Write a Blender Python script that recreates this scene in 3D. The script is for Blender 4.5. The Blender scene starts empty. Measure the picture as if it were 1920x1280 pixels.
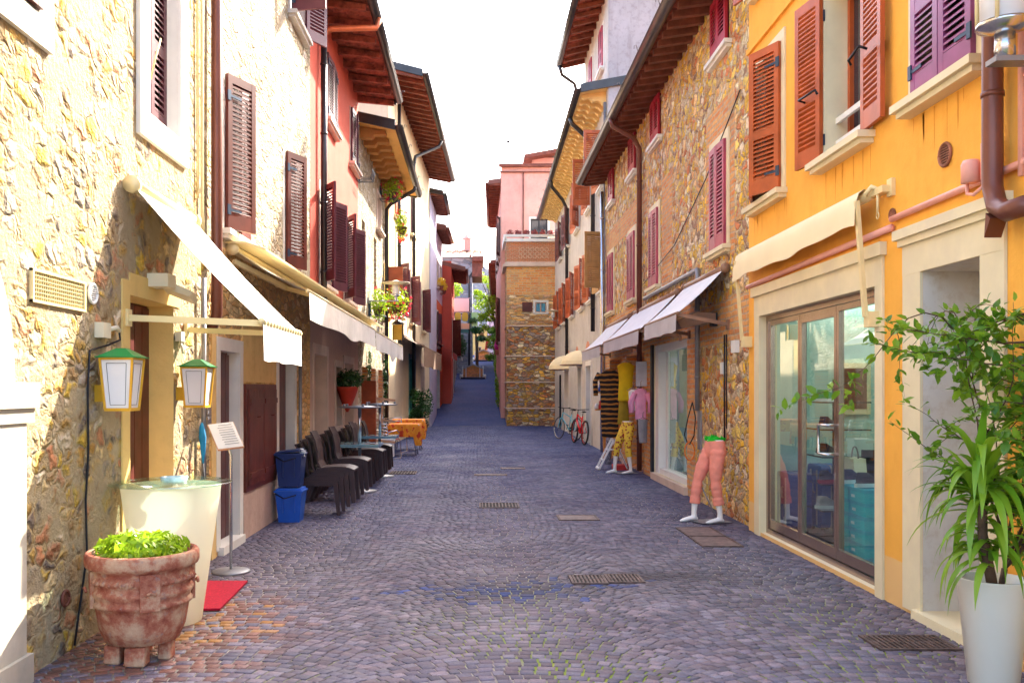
import bpy, bmesh, math, random
import numpy as np
from mathutils import Vector, Matrix, Euler
R = math.radians
random.seed(7); rng = np.random.default_rng(7)
scene = bpy.context.scene
COL = scene.collection

# ---------------------------------------------------------------- camera, world, sun, exposure
cam = bpy.data.cameras.new("camera"); camo = bpy.data.objects.new("camera", cam); COL.objects.link(camo)
cam.sensor_width = 36; cam.lens = 31.875; cam.shift_x = 65/1920; cam.shift_y = 90/1920
cam.clip_end = 2000; cam.clip_start = 0.05
camo.location = (0, 0, 1.6); camo.rotation_euler = (R(90), 0, 0)
scene.camera = camo
SUN_DIR = Vector((1.0, 1.62, 1.40)).normalized()
elev = math.asin(SUN_DIR.z); azim = math.atan2(SUN_DIR.x, SUN_DIR.y)
w = bpy.data.worlds.new("World"); scene.world = w; w.use_nodes = True
nt = w.node_tree; bg = nt.nodes["Background"]
sky = nt.nodes.new("ShaderNodeTexSky"); sky.sky_type = 'NISHITA'; sky.sun_disc = False
sky.sun_elevation = elev; sky.sun_rotation = azim; sky.dust_density = 4.0; sky.air_density = 1.0; sky.ozone_density = 1.0
nt.links.new(sky.outputs[0], bg.inputs[0]); bg.inputs[1].default_value = 0.15
sl = bpy.data.lights.new("sun", 'SUN'); sl.energy = 2.8; sl.angle = R(0.5); sl.color = (1, .94, .82)
so = bpy.data.objects.new("sun", sl); COL.objects.link(so); so.location = (20, 30, 40)
so.rotation_euler = (-SUN_DIR).to_track_quat('-Z', 'Y').to_euler()
scene.view_settings.view_transform = 'Standard'; scene.view_settings.look = 'None'
scene.view_settings.exposure = 2.75; scene.view_settings.gamma = 1.0
scene.cycles.max_bounces = 10; scene.cycles.diffuse_bounces = 5
scene.cycles.use_denoising = True

# ---------------------------------------------------------------- mesh builder
class MB:
    def __init__(s): s.v = []; s.f = []; s.m = []; s.sm = []
    def add(s, vs, fs, mi=0, sm=False):
        b = len(s.v); s.v.extend([tuple(v) for v in vs])
        for f in fs: s.f.append([b+i for i in f]); s.m.append(mi); s.sm.append(sm)
        return s
    def hexa(s, p, mi=0):   # p: 8 points, bottom ring 0-3, top ring 4-7
        return s.add(p, [(0,3,2,1),(4,5,6,7),(0,1,5,4),(1,2,6,5),(2,3,7,6),(3,0,4,7)], mi)
    def box(s, x0,x1,y0,y1,z0,z1, mi=0):
        return s.hexa([(x0,y0,z0),(x1,y0,z0),(x1,y1,z0),(x0,y1,z0),(x0,y0,z1),(x1,y0,z1),(x1,y1,z1),(x0,y1,z1)], mi)
    def bar(s, a, b, w, h, mi=0, up=(0,0,1)):
        a = Vector(a); b = Vector(b); d = (b-a).normalized(); u = Vector(up)
        if abs(d.dot(u)) > .98: u = Vector((1,0,0))
        x = d.cross(u).normalized()*w/2; y = x.cross(d).normalized()*h/2
        return s.hexa([a-x-y, a+x-y, a+x+y, a-x+y, b-x-y, b+x-y, b+x+y, b-x+y], mi)
    def tube(s, pts, r, n=8, mi=0, cap=True, ell=1.0):
        pts = [Vector(p) for p in pts]; k = len(pts)
        rs = r if isinstance(r, (list, tuple)) else [r]*k
        d0 = (pts[1]-pts[0]).normalized()
        up = Vector((0,0,1)) if abs(d0.z) < .9 else Vector((1,0,0))
        vs = []; x = None
        for i, p in enumerate(pts):
            d = (pts[min(i+1,k-1)]-pts[max(i-1,0)]).normalized()
            if x is None: x = d.cross(up).normalized()
            else:
                x = (x - d*x.dot(d)); x = x.normalized() if x.length > 1e-6 else d.orthogonal().normalized()
            y = x.cross(d).normalized()
            for j in range(n):
                a = 2*math.pi*j/n; vs.append(p + x*math.cos(a)*rs[i] + y*math.sin(a)*rs[i]*ell)
        fs = [(i*n+j, i*n+(j+1)%n, (i+1)*n+(j+1)%n, (i+1)*n+j) for i in range(k-1) for j in range(n)]
        if cap: fs += [tuple(range(n))[::-1], tuple((k-1)*n+j for j in range(n))]
        return s.add(vs, fs, mi, True)
    def lathe(s, prof, c=(0,0,0), n=24, mi=0, ex=1.0, ey=1.0, cap=True, fn=None):
        vs = []; k = len(prof)
        for r, z in prof:
            for j in range(n):
                a = 2*math.pi*j/n; rr = r*(fn(a, z) if fn else 1)
                vs.append((c[0]+rr*math.cos(a)*ex, c[1]+rr*math.sin(a)*ey, c[2]+z))
        fs = [(i*n+j, i*n+(j+1)%n, (i+1)*n+(j+1)%n, (i+1)*n+j) for i in range(k-1) for j in range(n)]
        if cap: fs += [tuple(range(n))[::-1], tuple((k-1)*n+j for j in range(n))]
        return s.add(vs, fs, mi, True)
    def loft(s, secs, n=14, mi=0):   # secs: (x,y,z,rx,ry[,rot])
        vs = []; k = len(secs)
        for q in secs:
            x,y,z,rx,ry = q[:5]; ro = q[5] if len(q) > 5 else 0
            for j in range(n):
                a = 2*math.pi*j/n; px, py = rx*math.cos(a), ry*math.sin(a)
                vs.append((x+px*math.cos(ro)-py*math.sin(ro), y+px*math.sin(ro)+py*math.cos(ro), z))
        fs = [(i*n+j, i*n+(j+1)%n, (i+1)*n+(j+1)%n, (i+1)*n+j) for i in range(k-1) for j in range(n)]
        fs += [tuple(range(n))[::-1], tuple((k-1)*n+j for j in range(n))]
        return s.add(vs, fs, mi, True)
    def prism(s, poly, fn, t0, t1, mi=0):   # poly of (a,b); fn(a,b,t)->point
        n = len(poly); vs = [fn(a,b,t0) for a,b in poly] + [fn(a,b,t1) for a,b in poly]
        fs = [tuple(range(n)), tuple(range(n,2*n))[::-1]] + [(i,(i+1)%n,n+(i+1)%n,n+i) for i in range(n)]
        return s.add(vs, fs, mi)
    def build(s, name, mats, parent=None, fix=True, kind=None):
        off = Vector((0,0,0)); p = parent
        while p is not None: off += p.location; p = p.parent
        me = bpy.data.meshes.new(name)
        me.from_pydata([tuple(Vector(v)-off) for v in s.v], [], s.f)
        if not isinstance(mats, (list, tuple)): mats = [mats]
        for m in mats: me.materials.append(m)
        me.polygons.foreach_set('material_index', s.m); me.polygons.foreach_set('use_smooth', s.sm)
        if fix and len(s.f) < 60000:
            bm = bmesh.new(); bm.from_mesh(me); bmesh.ops.recalc_face_normals(bm, faces=bm.faces); bm.to_mesh(me); bm.free()
        me.update()
        o = bpy.data.objects.new(name, me); COL.objects.link(o)
        if parent is not None: o.parent = parent
        if kind: o['kind'] = kind
        return o

def tag(o, label, cat, group=None):
    o['label'] = label; o['category'] = cat
    if group: o['group'] = group
    return o
def empty(name, loc, label, cat, group=None):
    o = bpy.data.objects.new(name, None); COL.objects.link(o); o.location = loc; o.empty_display_size = .2
    return tag(o, label, cat, group)
def kids(o): return [c for c in bpy.data.objects if c.parent == o]
def copy_tree(o, loc, rz, label, group=None, scale=None):
    def rec(a, par):
        c = a.copy(); COL.objects.link(c); c.parent = par
        for ch in kids(a): rec(ch, c)
        return c
    c = rec(o, None); c.location = loc; c.rotation_euler = (0,0,rz) if not isinstance(rz, tuple) else rz
    c['label'] = label
    if group: c['group'] = group
    if scale: c.scale = scale
    return c

# ---------------------------------------------------------------- materials
class NT:
    def __init__(s, name):
        s.mat = bpy.data.materials.new(name); s.mat.use_nodes = True; s.t = s.mat.node_tree
        s.b = s.t.nodes['Principled BSDF']; s._oc = None
    def n(s, typ, **kw):
        nd = s.t.nodes.new(typ)
        for k, v in kw.items():
            if k in nd.inputs:
                if hasattr(v, 'links') or isinstance(v, bpy.types.NodeSocket): s.t.links.new(v, nd.inputs[k])
                else: nd.inputs[k].default_value = v
            else: setattr(nd, k, v)
        return nd
    def link(s, a, b): s.t.links.new(a, b)
    def oc(s):
        if not s._oc: s._oc = s.n('ShaderNodeTexCoord').outputs['Object']
        return s._oc
    def mapped(s, sc):
        m = s.n('ShaderNodeMapping'); s.link(s.oc(), m.inputs['Vector']); m.inputs['Scale'].default_value = sc
        return m.outputs[0]
    def noise(s, scale, detail=4, rough=.55, vec=None):
        return s.n('ShaderNodeTexNoise', Vector=vec if vec is not None else s.oc(), Scale=scale, Detail=detail, Roughness=rough)
    def ramp(s, fac, stops, interp='LINEAR'):
        r = s.n('ShaderNodeValToRGB'); s.link(fac, r.inputs[0]); e = r.color_ramp.elements; r.color_ramp.interpolation = interp
        while len(e) < len(stops): e.new(.5)
        for el, (p, c) in zip(e, stops):
            el.position = p; el.color = (*c, 1) if len(c) == 3 else c
        return r.outputs[0]
    def mix(s, fac, a, b, mode='MIX'):
        m = s.n('ShaderNodeMix', data_type='RGBA', blend_type=mode)
        for sock, v in ((m.inputs[0], fac), (m.inputs[6], a), (m.inputs[7], b)):
            if isinstance(v, bpy.types.NodeSocket): s.link(v, sock)
            elif isinstance(v, (int, float)): sock.default_value = v
            else: sock.default_value = (*v, 1)
        return m.outputs[2]
    def math(s, op, a, b=0.5, clamp=False):
        m = s.n('ShaderNodeMath', operation=op, use_clamp=clamp)
        for i, v in enumerate((a, b)):
            if isinstance(v, bpy.types.NodeSocket): s.link(v, m.inputs[i])
            else: m.inputs[i].default_value = v
        return m.outputs[0]
    def bump(s, h, strength=.5, dist=.02, nrm=None):
        b = s.n('ShaderNodeBump', Strength=strength, Distance=dist, Height=h)
        if nrm is not None: s.link(nrm, b.inputs['Normal'])
        return b.outputs[0]
    def out(s, col=None, rough=None, nrm=None, metal=None, spec=None):
        for v, k in ((col,'Base Color'),(rough,'Roughness'),(nrm,'Normal'),(metal,'Metallic'),(spec,'Specular IOR Level')):
            if v is None: continue
            if isinstance(v, bpy.types.NodeSocket): s.link(v, s.b.inputs[k])
            elif isinstance(v, (tuple, list)): s.b.inputs[k].default_value = (*v, 1)
            else: s.b.inputs[k].default_value = v
        return s.mat

def plain(name, col, rough=.6, metal=0, var=.12, scale=6, bump=.15, bscale=40, spec=.4, alt=None, bdist=.004):
    t = NT(name); nz = t.noise(scale, 5, .6).outputs[0]
    dark = tuple(c*(1-var*1.6) for c in col); lite = tuple(min(1, c*(1+var)) for c in col)
    c = t.ramp(nz, [(.3, dark), (.7, lite)])
    if alt: c = t.mix(t.ramp(t.noise(scale*.35, 6, .7).outputs[0], [(.5,(0,0,0)),(.68,(1,1,1))]), c, alt)
    b = t.bump(t.noise(bscale, 3).outputs[0], bump, bdist)
    return t.out(c, rough, b, metal, spec)

def stone(name, scale, pal, mortar, mw=.06, stretch=(1,1,1.7), warp=.12, dist=.03, rough=.85, cover=None, vcol=.35):
    """irregular rubble: per-stone colour, recessed mortar, rough faces"""
    t = NT(name); v = t.mapped(stretch)
    wn = t.noise(scale*.8, 3, .5, v)
    wv = t.n('ShaderNodeVectorMath', operation='SCALE'); t.link(wn.outputs['Color'], wv.inputs[0]); wv.inputs['Scale'].default_value = warp*2
    av = t.n('ShaderNodeVectorMath', operation='ADD'); t.link(v, av.inputs[0]); t.link(wv.outputs[0], av.inputs[1])
    p = av.outputs[0]
    vo = t.n('ShaderNodeTexVoronoi', feature='F1', Vector=p, Scale=scale, Randomness=.9)
    ve = t.n('ShaderNodeTexVoronoi', feature='DISTANCE_TO_EDGE', Vector=p, Scale=scale, Randomness=.9)
    sp = t.n('ShaderNodeSeparateColor'); t.link(vo.outputs['Color'], sp.inputs[0])
    c = t.ramp(sp.outputs[0], [(i/(len(pal)), q) for i, q in enumerate(pal)], 'CONSTANT')
    fine = t.noise(28, 6, .65).outputs[0]
    c = t.mix(.75, c, t.ramp(fine, [(.3,(.55,.52,.5)),(.7,(1.4,1.35,1.3))]), 'MULTIPLY')
    c = t.mix(vcol, c, t.ramp(sp.outputs[1], [(0,(.4,.38,.36)),(1,(1.5,1.45,1.4))]), 'MULTIPLY')
    em = t.ramp(ve.outputs[0], [(mw*.5,(0,0,0)),(mw*1.5,(1,1,1))])
    mcol = t.mix(t.noise(9, 5).outputs[0], mortar, tuple(m*.6 for m in mortar))
    c = t.mix(em, mcol, c)
    hgt = t.math('ADD', t.math('MULTIPLY', t.ramp(ve.outputs[0], [(0,(0,0,0)),(mw*3.5,(1,1,1))]), 1.0), t.math('MULTIPLY', fine, .5))
    hgt = t.math('ADD', hgt, t.math('MULTIPLY', sp.outputs[2], .5))
    if cover:   # patches of render over the stones
        ccol, lo, hi, cs = cover
        m = t.ramp(t.noise(cs, 5, .6).outputs[0], [(lo,(0,0,0)),(hi,(1,1,1))])
        c = t.mix(m, c, t.mix(t.noise(14, 6, .7).outputs[0], ccol, tuple(q*.7 for q in ccol)))
        hgt = t.mix(t.math('MULTIPLY', m, .8), hgt, t.math('MULTIPLY', t.noise(22, 6, .7).outputs[0], 1.6))
    return t.out(c, rough, t.bump(hgt, 1.0, dist), spec=.2)

def brick(name, axis, c1, c2, mortar, bw=.24, bh=.065, ms=.012, dist=.012, mottle=(.3,.27,.2)):
    """axis 'y': wall runs along Y, 'x': along X"""
    t = NT(name); sx = t.n('ShaderNodeSeparateXYZ'); t.link(t.oc(), sx.inputs[0])
    cb = t.n('ShaderNodeCombineXYZ'); t.link(sx.outputs[1 if axis == 'y' else 0], cb.inputs[0]); t.link(sx.outputs[2], cb.inputs[1])
    nz = t.noise(5, 2); wv = t.n('ShaderNodeVectorMath', operation='SCALE'); t.link(nz.outputs['Color'], wv.inputs[0]); wv.inputs['Scale'].default_value = .05
    av = t.n('ShaderNodeVectorMath', operation='ADD'); t.link(cb.outputs[0], av.inputs[0]); t.link(wv.outputs[0], av.inputs[1])
    b = t.n('ShaderNodeTexBrick', Vector=av.outputs[0]); b.inputs['Scale'].default_value = 1
    b.inputs['Brick Width'].default_value = bw; b.inputs['Row Height'].default_value = bh; b.inputs['Mortar Size'].default_value = ms
    b.inputs['Mortar Smooth'].default_value = .3; b.inputs['Bias'].default_value = 0
    b.inputs['Color1'].default_value = (*c1,1); b.inputs['Color2'].default_value = (*c2,1); b.inputs['Mortar'].default_value = (*mortar,1)
    c = t.mix(.5, b.outputs[0], t.ramp(t.noise(18,6,.7).outputs[0], [(.3,(.5,.45,.45)),(.7,(1.4,1.3,1.2))]), 'MULTIPLY')
    c = t.mix(t.ramp(t.noise(1.6,5,.6).outputs[0], [(.5,(0,0,0)),(.75,(.6,.6,.6))]), c, mottle)
    h = t.math('SUBTRACT', t.math('MULTIPLY', t.noise(30,5).outputs[0], .5), b.outputs['Fac'])
    return t.out(c, .85, t.bump(h, 1.0, dist), spec=.2)

def stucco(name, col, dirt=(.3,.2,.12), amt=.35, scale=1.5, low=None, bump=.35):
    t = NT(name); a = t.noise(scale, 6, .6).outputs[0]; bnz = t.noise(scale*6, 5, .7).outputs[0]
    c = t.ramp(a, [(.3, tuple(q*.86 for q in col)), (.7, tuple(min(1,q*1.06) for q in col))])
    c = t.mix(t.math('MULTIPLY', t.ramp(bnz, [(.5,(0,0,0)),(.8,(1,1,1))]), amt), c, dirt)
    v = t.mapped((3,3,.35)); st = t.ramp(t.noise(2.2, 5, .6, v).outputs[0], [(.52,(0,0,0)),(.75,(1,1,1))])
    c = t.mix(t.math('MULTIPLY', st, amt*.6), c, dirt)
    if low:   # lighter plinth band near the ground
        sx = t.n('ShaderNodeSeparateXYZ'); t.link(t.oc(), sx.inputs[0])
        zz = t.math('ADD', sx.outputs[2], t.math('MULTIPLY', t.noise(1.2, 4).outputs[0], .12))
        m = t.ramp(zz, [(low[1]-.005,(1,1,1)),(low[1]+.01,(0,0,0))]); c = t.mix(m, c, low[0])
    h = t.math('ADD', t.noise(45, 5, .7).outputs[0], t.math('MULTIPLY', t.noise(6, 4).outputs[0], 1.5))
    return t.out(c, .85, t.bump(h, bump, .008), spec=.15)

def emis(name, col, st): 
    t = NT(name); t.b.inputs['Emission Color'].default_value = (*col,1); t.b.inputs['Emission Strength'].default_value = st
    return t.out(col, .5)

S_L1 = stone('limestone_rubble_render', 7.0, [(.60,.40,.12),(.34,.22,.10),(.74,.58,.30),(.50,.30,.08),(.20,.16,.13),(.66,.46,.08),(.52,.24,.12),(.76,.66,.48),(.4,.34,.26)], (.52,.38,.20), .10, (1,1,1.25), .12, .04, cover=((.62,.49,.30), .44, .58, 3.6), vcol=.45)
S_L2 = stone('pale_rough_stone', 5.5, [(.62,.55,.42),(.5,.42,.28),(.68,.63,.54),(.46,.34,.2),(.58,.48,.32)], (.46,.37,.24), .08, (1,1,2.0), .2, .03, cover=((.60,.50,.35), .5, .62, 2.4))
S_R2 = stone('honey_cobble_stone', 6.6, [(.84,.52,.09),(.90,.68,.18),(.66,.30,.09),(.92,.84,.58),(.40,.24,.15),(.92,.58,.06),(.76,.44,.18),(.86,.72,.52),(.70,.26,.11),(.88,.62,.3)], (.80,.58,.36), .065, (1,1,1.4), .16, .03, vcol=.35)
S_C = stone('brown_ashlar_stone', 4.2, [(.66,.36,.14),(.86,.6,.24),(.46,.26,.17),(.88,.74,.5),(.82,.48,.1),(.56,.44,.38),(.74,.3,.12)], (.48,.32,.2), .05, (1,1,2.0), .12, .06, vcol=.6)
S_GREY = stone('grey_tower_stone', 1.6, [(.32,.33,.38),(.4,.4,.44),(.27,.28,.33),(.45,.43,.42)], (.35,.34,.35), .05, (1,1,2), .1, .03)
B_R2 = brick('old_brick_along', 'y', (.74,.28,.09), (.84,.50,.18), (.64,.46,.3), .26, .075, .014, .02)
B_C = brick('old_brick_front', 'x', (.82,.30,.08), (.9,.54,.18), (.74,.56,.34), .36, .11, .018, .03, mottle=(.5,.4,.25))
B_CRED = brick('red_brick_front', 'x', (.6,.15,.05), (.68,.22,.08), (.6,.45,.3), .2, .06)
ORANGE = stucco('orange_stucco', (.95,.47,.08), (.72,.25,.03), .30, .9, low=((.80,.50,.2), .42))
REDW = stucco('red_stucco', (.62,.12,.075), (.4,.1,.07), .3)
TAUPE = stucco('taupe_plaster', (.66,.46,.36), (.36,.22,.16), .25)
CREAMW = stucco('cream_stucco', (.78,.64,.42), (.5,.34,.18), .4)
WHITEW = stucco('weathered_white_stucco', (.62,.58,.53), (.4,.28,.18), .6)
PINKW = stucco('pink_stucco', (.76,.39,.31), (.5,.22,.17), .4)
LILAC = stucco('lilac_stucco', (.62,.55,.66), (.4,.35,.4), .3)
VERM = stucco('vermilion_stucco', (.72,.14,.05), (.45,.08,.04), .3)
GREYW = stucco('grey_gable_stucco', (.46,.42,.42), (.24,.2,.19), .9, 1.2)
YELW = stucco('yellow_stucco', (.85,.6,.22), (.6,.4,.15), .3)
OCHRE = stucco('ochre_soffit', (.85,.5,.16), (.5,.26,.08), .3)
MARBLE = plain('white_limestone', (.80,.76,.68), .55, var=.06, scale=3, bump=.1)
CREAM = plain('cream_painted_stone', (.78,.68,.44), .6, var=.06, scale=2.5, bump=.1, alt=(.7,.6,.42))
PINKST = plain('pinkish_stone_trim', (.70,.55,.44), .7, var=.1, scale=3)
SH_BR = plain('brown_shutter_paint', (.135,.028,.018), .42, var=.2, scale=4, bump=.1)
SH_OR = plain('russet_shutter_paint', (.46,.095,.022), .4, var=.18, scale=4, bump=.1)
SH_PU = plain('magenta_shutter_paint', (.40,.05,.10), .45, var=.15, scale=4, bump=.1)
SH_CR = plain('crimson_shutter_paint', (.42,.02,.045), .45, var=.15, scale=4, bump=.1)
SH_SKYREF = plain('shutter_painted_sky_reflection', (.30,.07,.19), .32, var=.2, scale=2, bump=.1)  # russet shutters with a violet sky reflection painted into their colour
SH_TAN = plain('tan_shutter_wood', (.52,.26,.08), .5, var=.15, scale=4, bump=.1)
SH_PL = plain('plum_shutter_paint', (.12,.028,.04), .45, var=.15, scale=4, bump=.1)
IRON = plain('black_iron', (.03,.03,.035), .5, .6)
BLUEIRON = plain('blue_iron', (.04,.07,.12), .45, .5)
GUTTER = plain('dark_gutter_metal', (.07,.065,.065), .4, .7, scale=3)
GUTTER2 = plain('grey_brown_gutter', (.16,.13,.12), .35, .7, scale=3)
PIPEBR = plain('brown_pipe_paint', (.17,.055,.035), .38, .2, scale=3)
PIPEGR = plain('grey_pipe', (.3,.3,.32), .45, .5)
COPPER = plain('copper_elbow', (.62,.16,.06), .4, .3)
TILE = plain('roof_tile_red', (.30,.075,.045), .8, var=.45, scale=7, bump=.4, bscale=20)
TILE2 = plain('roof_tile_orange', (.42,.16,.09), .85, var=.4, scale=7, bump=.4, bscale=20)
RAFT = plain('rafter_brown', (.20,.06,.035), .7, var=.3, scale=5)
YSOFF = plain('yellow_soffit_paint', (.85,.62,.26), .6, var=.08, scale=3)
GLASSD = plain('dark_window_glass', (.03,.035,.045), .06, 0, var=.1, spec=.8, bump=0)
CURTAIN = plain('pale_curtain', (.5,.5,.52), .8)
AWN = plain('cream_awning_canvas', (.84,.80,.72), .8, var=.07, scale=3, bump=.45, bscale=4, bdist=.03, alt=(.72,.68,.6))
AWNY = plain('ivory_awning_canvas', (.86,.72,.44), .8, var=.03, scale=2, bump=.2, bscale=3, bdist=.02)
AWNG = plain('grey_awning_canvas', (.52,.5,.52), .75, var=.06, scale=2, bump=.2, bscale=3, bdist=.02)
AWNB = plain('brown_awning_canvas', (.22,.12,.07), .75)
AWNM = plain('cream_enamel', (.82,.68,.36), .35, .1, var=.04)
AWNBR = plain('brown_enamel', (.3,.17,.11), .45, .2)
CHROME = plain('brushed_steel', (.62,.62,.64), .22, .95, var=.05, scale=30, bump=.02)
BRONZE = plain('bronze_aluminium', (.40,.28,.22), .22, .8, var=.06, scale=8, bump=.02)
WPLAS = plain('white_plastic', (.8,.8,.78), .4, var=.03)
ENAM = plain('cream_plastic_box', (.75,.68,.5), .45, var=.05)
GREEN = plain('green_enamel', (.01,.22,.05), .35, .1, var=.1)
YEL = plain('yellow_enamel', (.72,.40,.03), .35, .1, var=.1)
FROST = plain('frosted_white_glass', (.82,.82,.85), .2, var=.03, scale=3)
BLUEP = plain('blue_bin_plastic', (.015,.10,.50), .4, var=.1)
NAVYP = plain('navy_bin_plastic', (.01,.03,.14), .4, var=.1)
RESIN = plain('brown_resin', (.06,.034,.036), .5, var=.1, spec=.25)
PINKP = plain('pink_duct_paint', (.9,.42,.33), .5, var=.05)
REDMAT = plain('red_mat', (.45,.003,.03), .95, var=.25, scale=60, bump=.8, bscale=200)
DKWOOD = plain('dark_door_wood', (.13,.025,.02), .4, var=.25, scale=5)
WOOD = plain('orange_wood', (.62,.27,.06), .5, var=.2, scale=6)
REDWOOD = plain('red_brown_wood', (.42,.08,.02), .5, var=.2, scale=6)
WOODL = plain('light_wood', (.66,.36,.2), .55, var=.2, scale=6)
WSKIN = plain('mannequin_white', (.85,.84,.82), .35, var=.02)
GRATE = plain('rusty_grate_iron', (.13,.085,.075), .65, .4, var=.4, scale=12)
PLATE = plain('iron_cover_plate', (.17,.11,.10), .6, .3, var=.35, scale=10, bump=.6, bscale=60)
BARK = plain('bark', (.12,.07,.045), .85, var=.3, scale=12, bump=.5)
def leafm(name, a, b, tr=.35):
    t = NT(name); g = t.n('ShaderNodeNewGeometry'); oi = t.noise(3.5, 3).outputs[0]
    c = t.ramp(t.math('ADD', t.math('MULTIPLY', g.outputs['Random Per Island'], .6), t.math('MULTIPLY', oi, .4)), [(.1,a),(.9,b)])
    t.out(c, .38, spec=.5); t.b.inputs['Transmission Weight'].default_value = 0
    tr_ = t.n('ShaderNodeBsdfTranslucent', Color=c); mx = t.n('ShaderNodeMixShader'); mx.inputs[0].default_value = tr
    t.link(t.b.outputs[0], mx.inputs[1]); t.link(tr_.outputs[0], mx.inputs[2])
    t.link(mx.outputs[0], t.t.nodes['Material Output'].inputs[0]); return t.mat
LEAF = leafm('shrub_leaf', (.05,.17,.01), (.30,.48,.03), .45)
LEAFY = leafm('sword_leaf', (.10,.28,.01), (.36,.55,.04), .4)
LEAFL = leafm('lime_leaf', (.20,.36,.01), (.45,.60,.03), .4)
LEAFD = leafm('dark_leaf', (.015,.06,.015), (.05,.16,.03), .25)
PETR = leafm('red_petal', (.7,.01,.02), (.85,.03,.12), .3)
PETY = leafm('yellow_petal', (.8,.5,.02), (.9,.7,.05), .3)
PETW = leafm('white_petal', (.85,.85,.8), (.9,.9,.85), .3)
PETM = leafm('magenta_petal', (.6,.02,.3), (.8,.05,.4), .3)
def glass_mat():
    t = NT('shop_glass'); gl = t.n('ShaderNodeBsdfGlossy', Roughness=.01); gl.inputs['Color'].default_value = (1,1,1,1)
    tp = t.n('ShaderNodeBsdfTransparent'); tp.inputs['Color'].default_value = (.82,.9,.88,1)
    g = t.n('ShaderNodeNewGeometry'); dp = t.n('ShaderNodeVectorMath', operation='DOT_PRODUCT'); t.link(g.outputs['Normal'], dp.inputs[0]); t.link(g.outputs['Incoming'], dp.inputs[1])
    om = t.math('SUBTRACT', 1.0, t.math('ABSOLUTE', dp.outputs['Value'], 0.0), True); f2 = t.math('ADD', t.math('MULTIPLY', t.math('POWER', om, 3.8), 1.1), .07, True)
    f2 = t.math('MULTIPLY', f2, t.math('SUBTRACT', 1.0, g.outputs['Backfacing']))
    mx = t.n('ShaderNodeMixShader'); t.link(f2, mx.inputs[0]); t.link(tp.outputs[0], mx.inputs[1]); t.link(gl.outputs[0], mx.inputs[2])
    t.link(mx.outputs[0], t.t.nodes['Material Output'].inputs[0]); return t.mat
GLASS = glass_mat()
def greenglass():
    t = NT('green_table_glass'); gl = t.n('ShaderNodeBsdfGlossy', Roughness=.02)
    tp = t.n('ShaderNodeBsdfTransparent'); tp.inputs['Color'].default_value = (.82,.96,.92,1)
    mx = t.n('ShaderNodeMixShader'); mx.inputs[0].default_value = .35; t.link(tp.outputs[0], mx.inputs[1]); t.link(gl.outputs[0], mx.inputs[2])
    t.link(mx.outputs[0], t.t.nodes['Material Output'].inputs[0]); return t.mat
GGLASS = greenglass()

# ---------------------------------------------------------------- facade frame
class Fac:
    def __init__(s, x0, s0, x1, s1, n, axis='y'):
        s.x0, s.s0, s.x1, s.s1, s.n, s.axis = x0, s0, x1, s1, n, axis
    def p(s, a, z, d=0.0):
        x = s.x0 + (s.x1-s.x0)*(a-s.s0)/(s.s1-s.s0)
        return (x+s.n*d, a, z) if s.axis == 'y' else (a, x+s.n*d, z)
    def box(s, mb, a0,a1,z0,z1,d0,d1, mi=0):
        P = s.p
        return mb.hexa([P(a0,z0,d0),P(a1,z0,d0),P(a1,z0,d1),P(a0,z0,d1),P(a0,z1,d0),P(a1,z1,d0),P(a1,z1,d1),P(a0,z1,d1)], mi)

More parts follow.
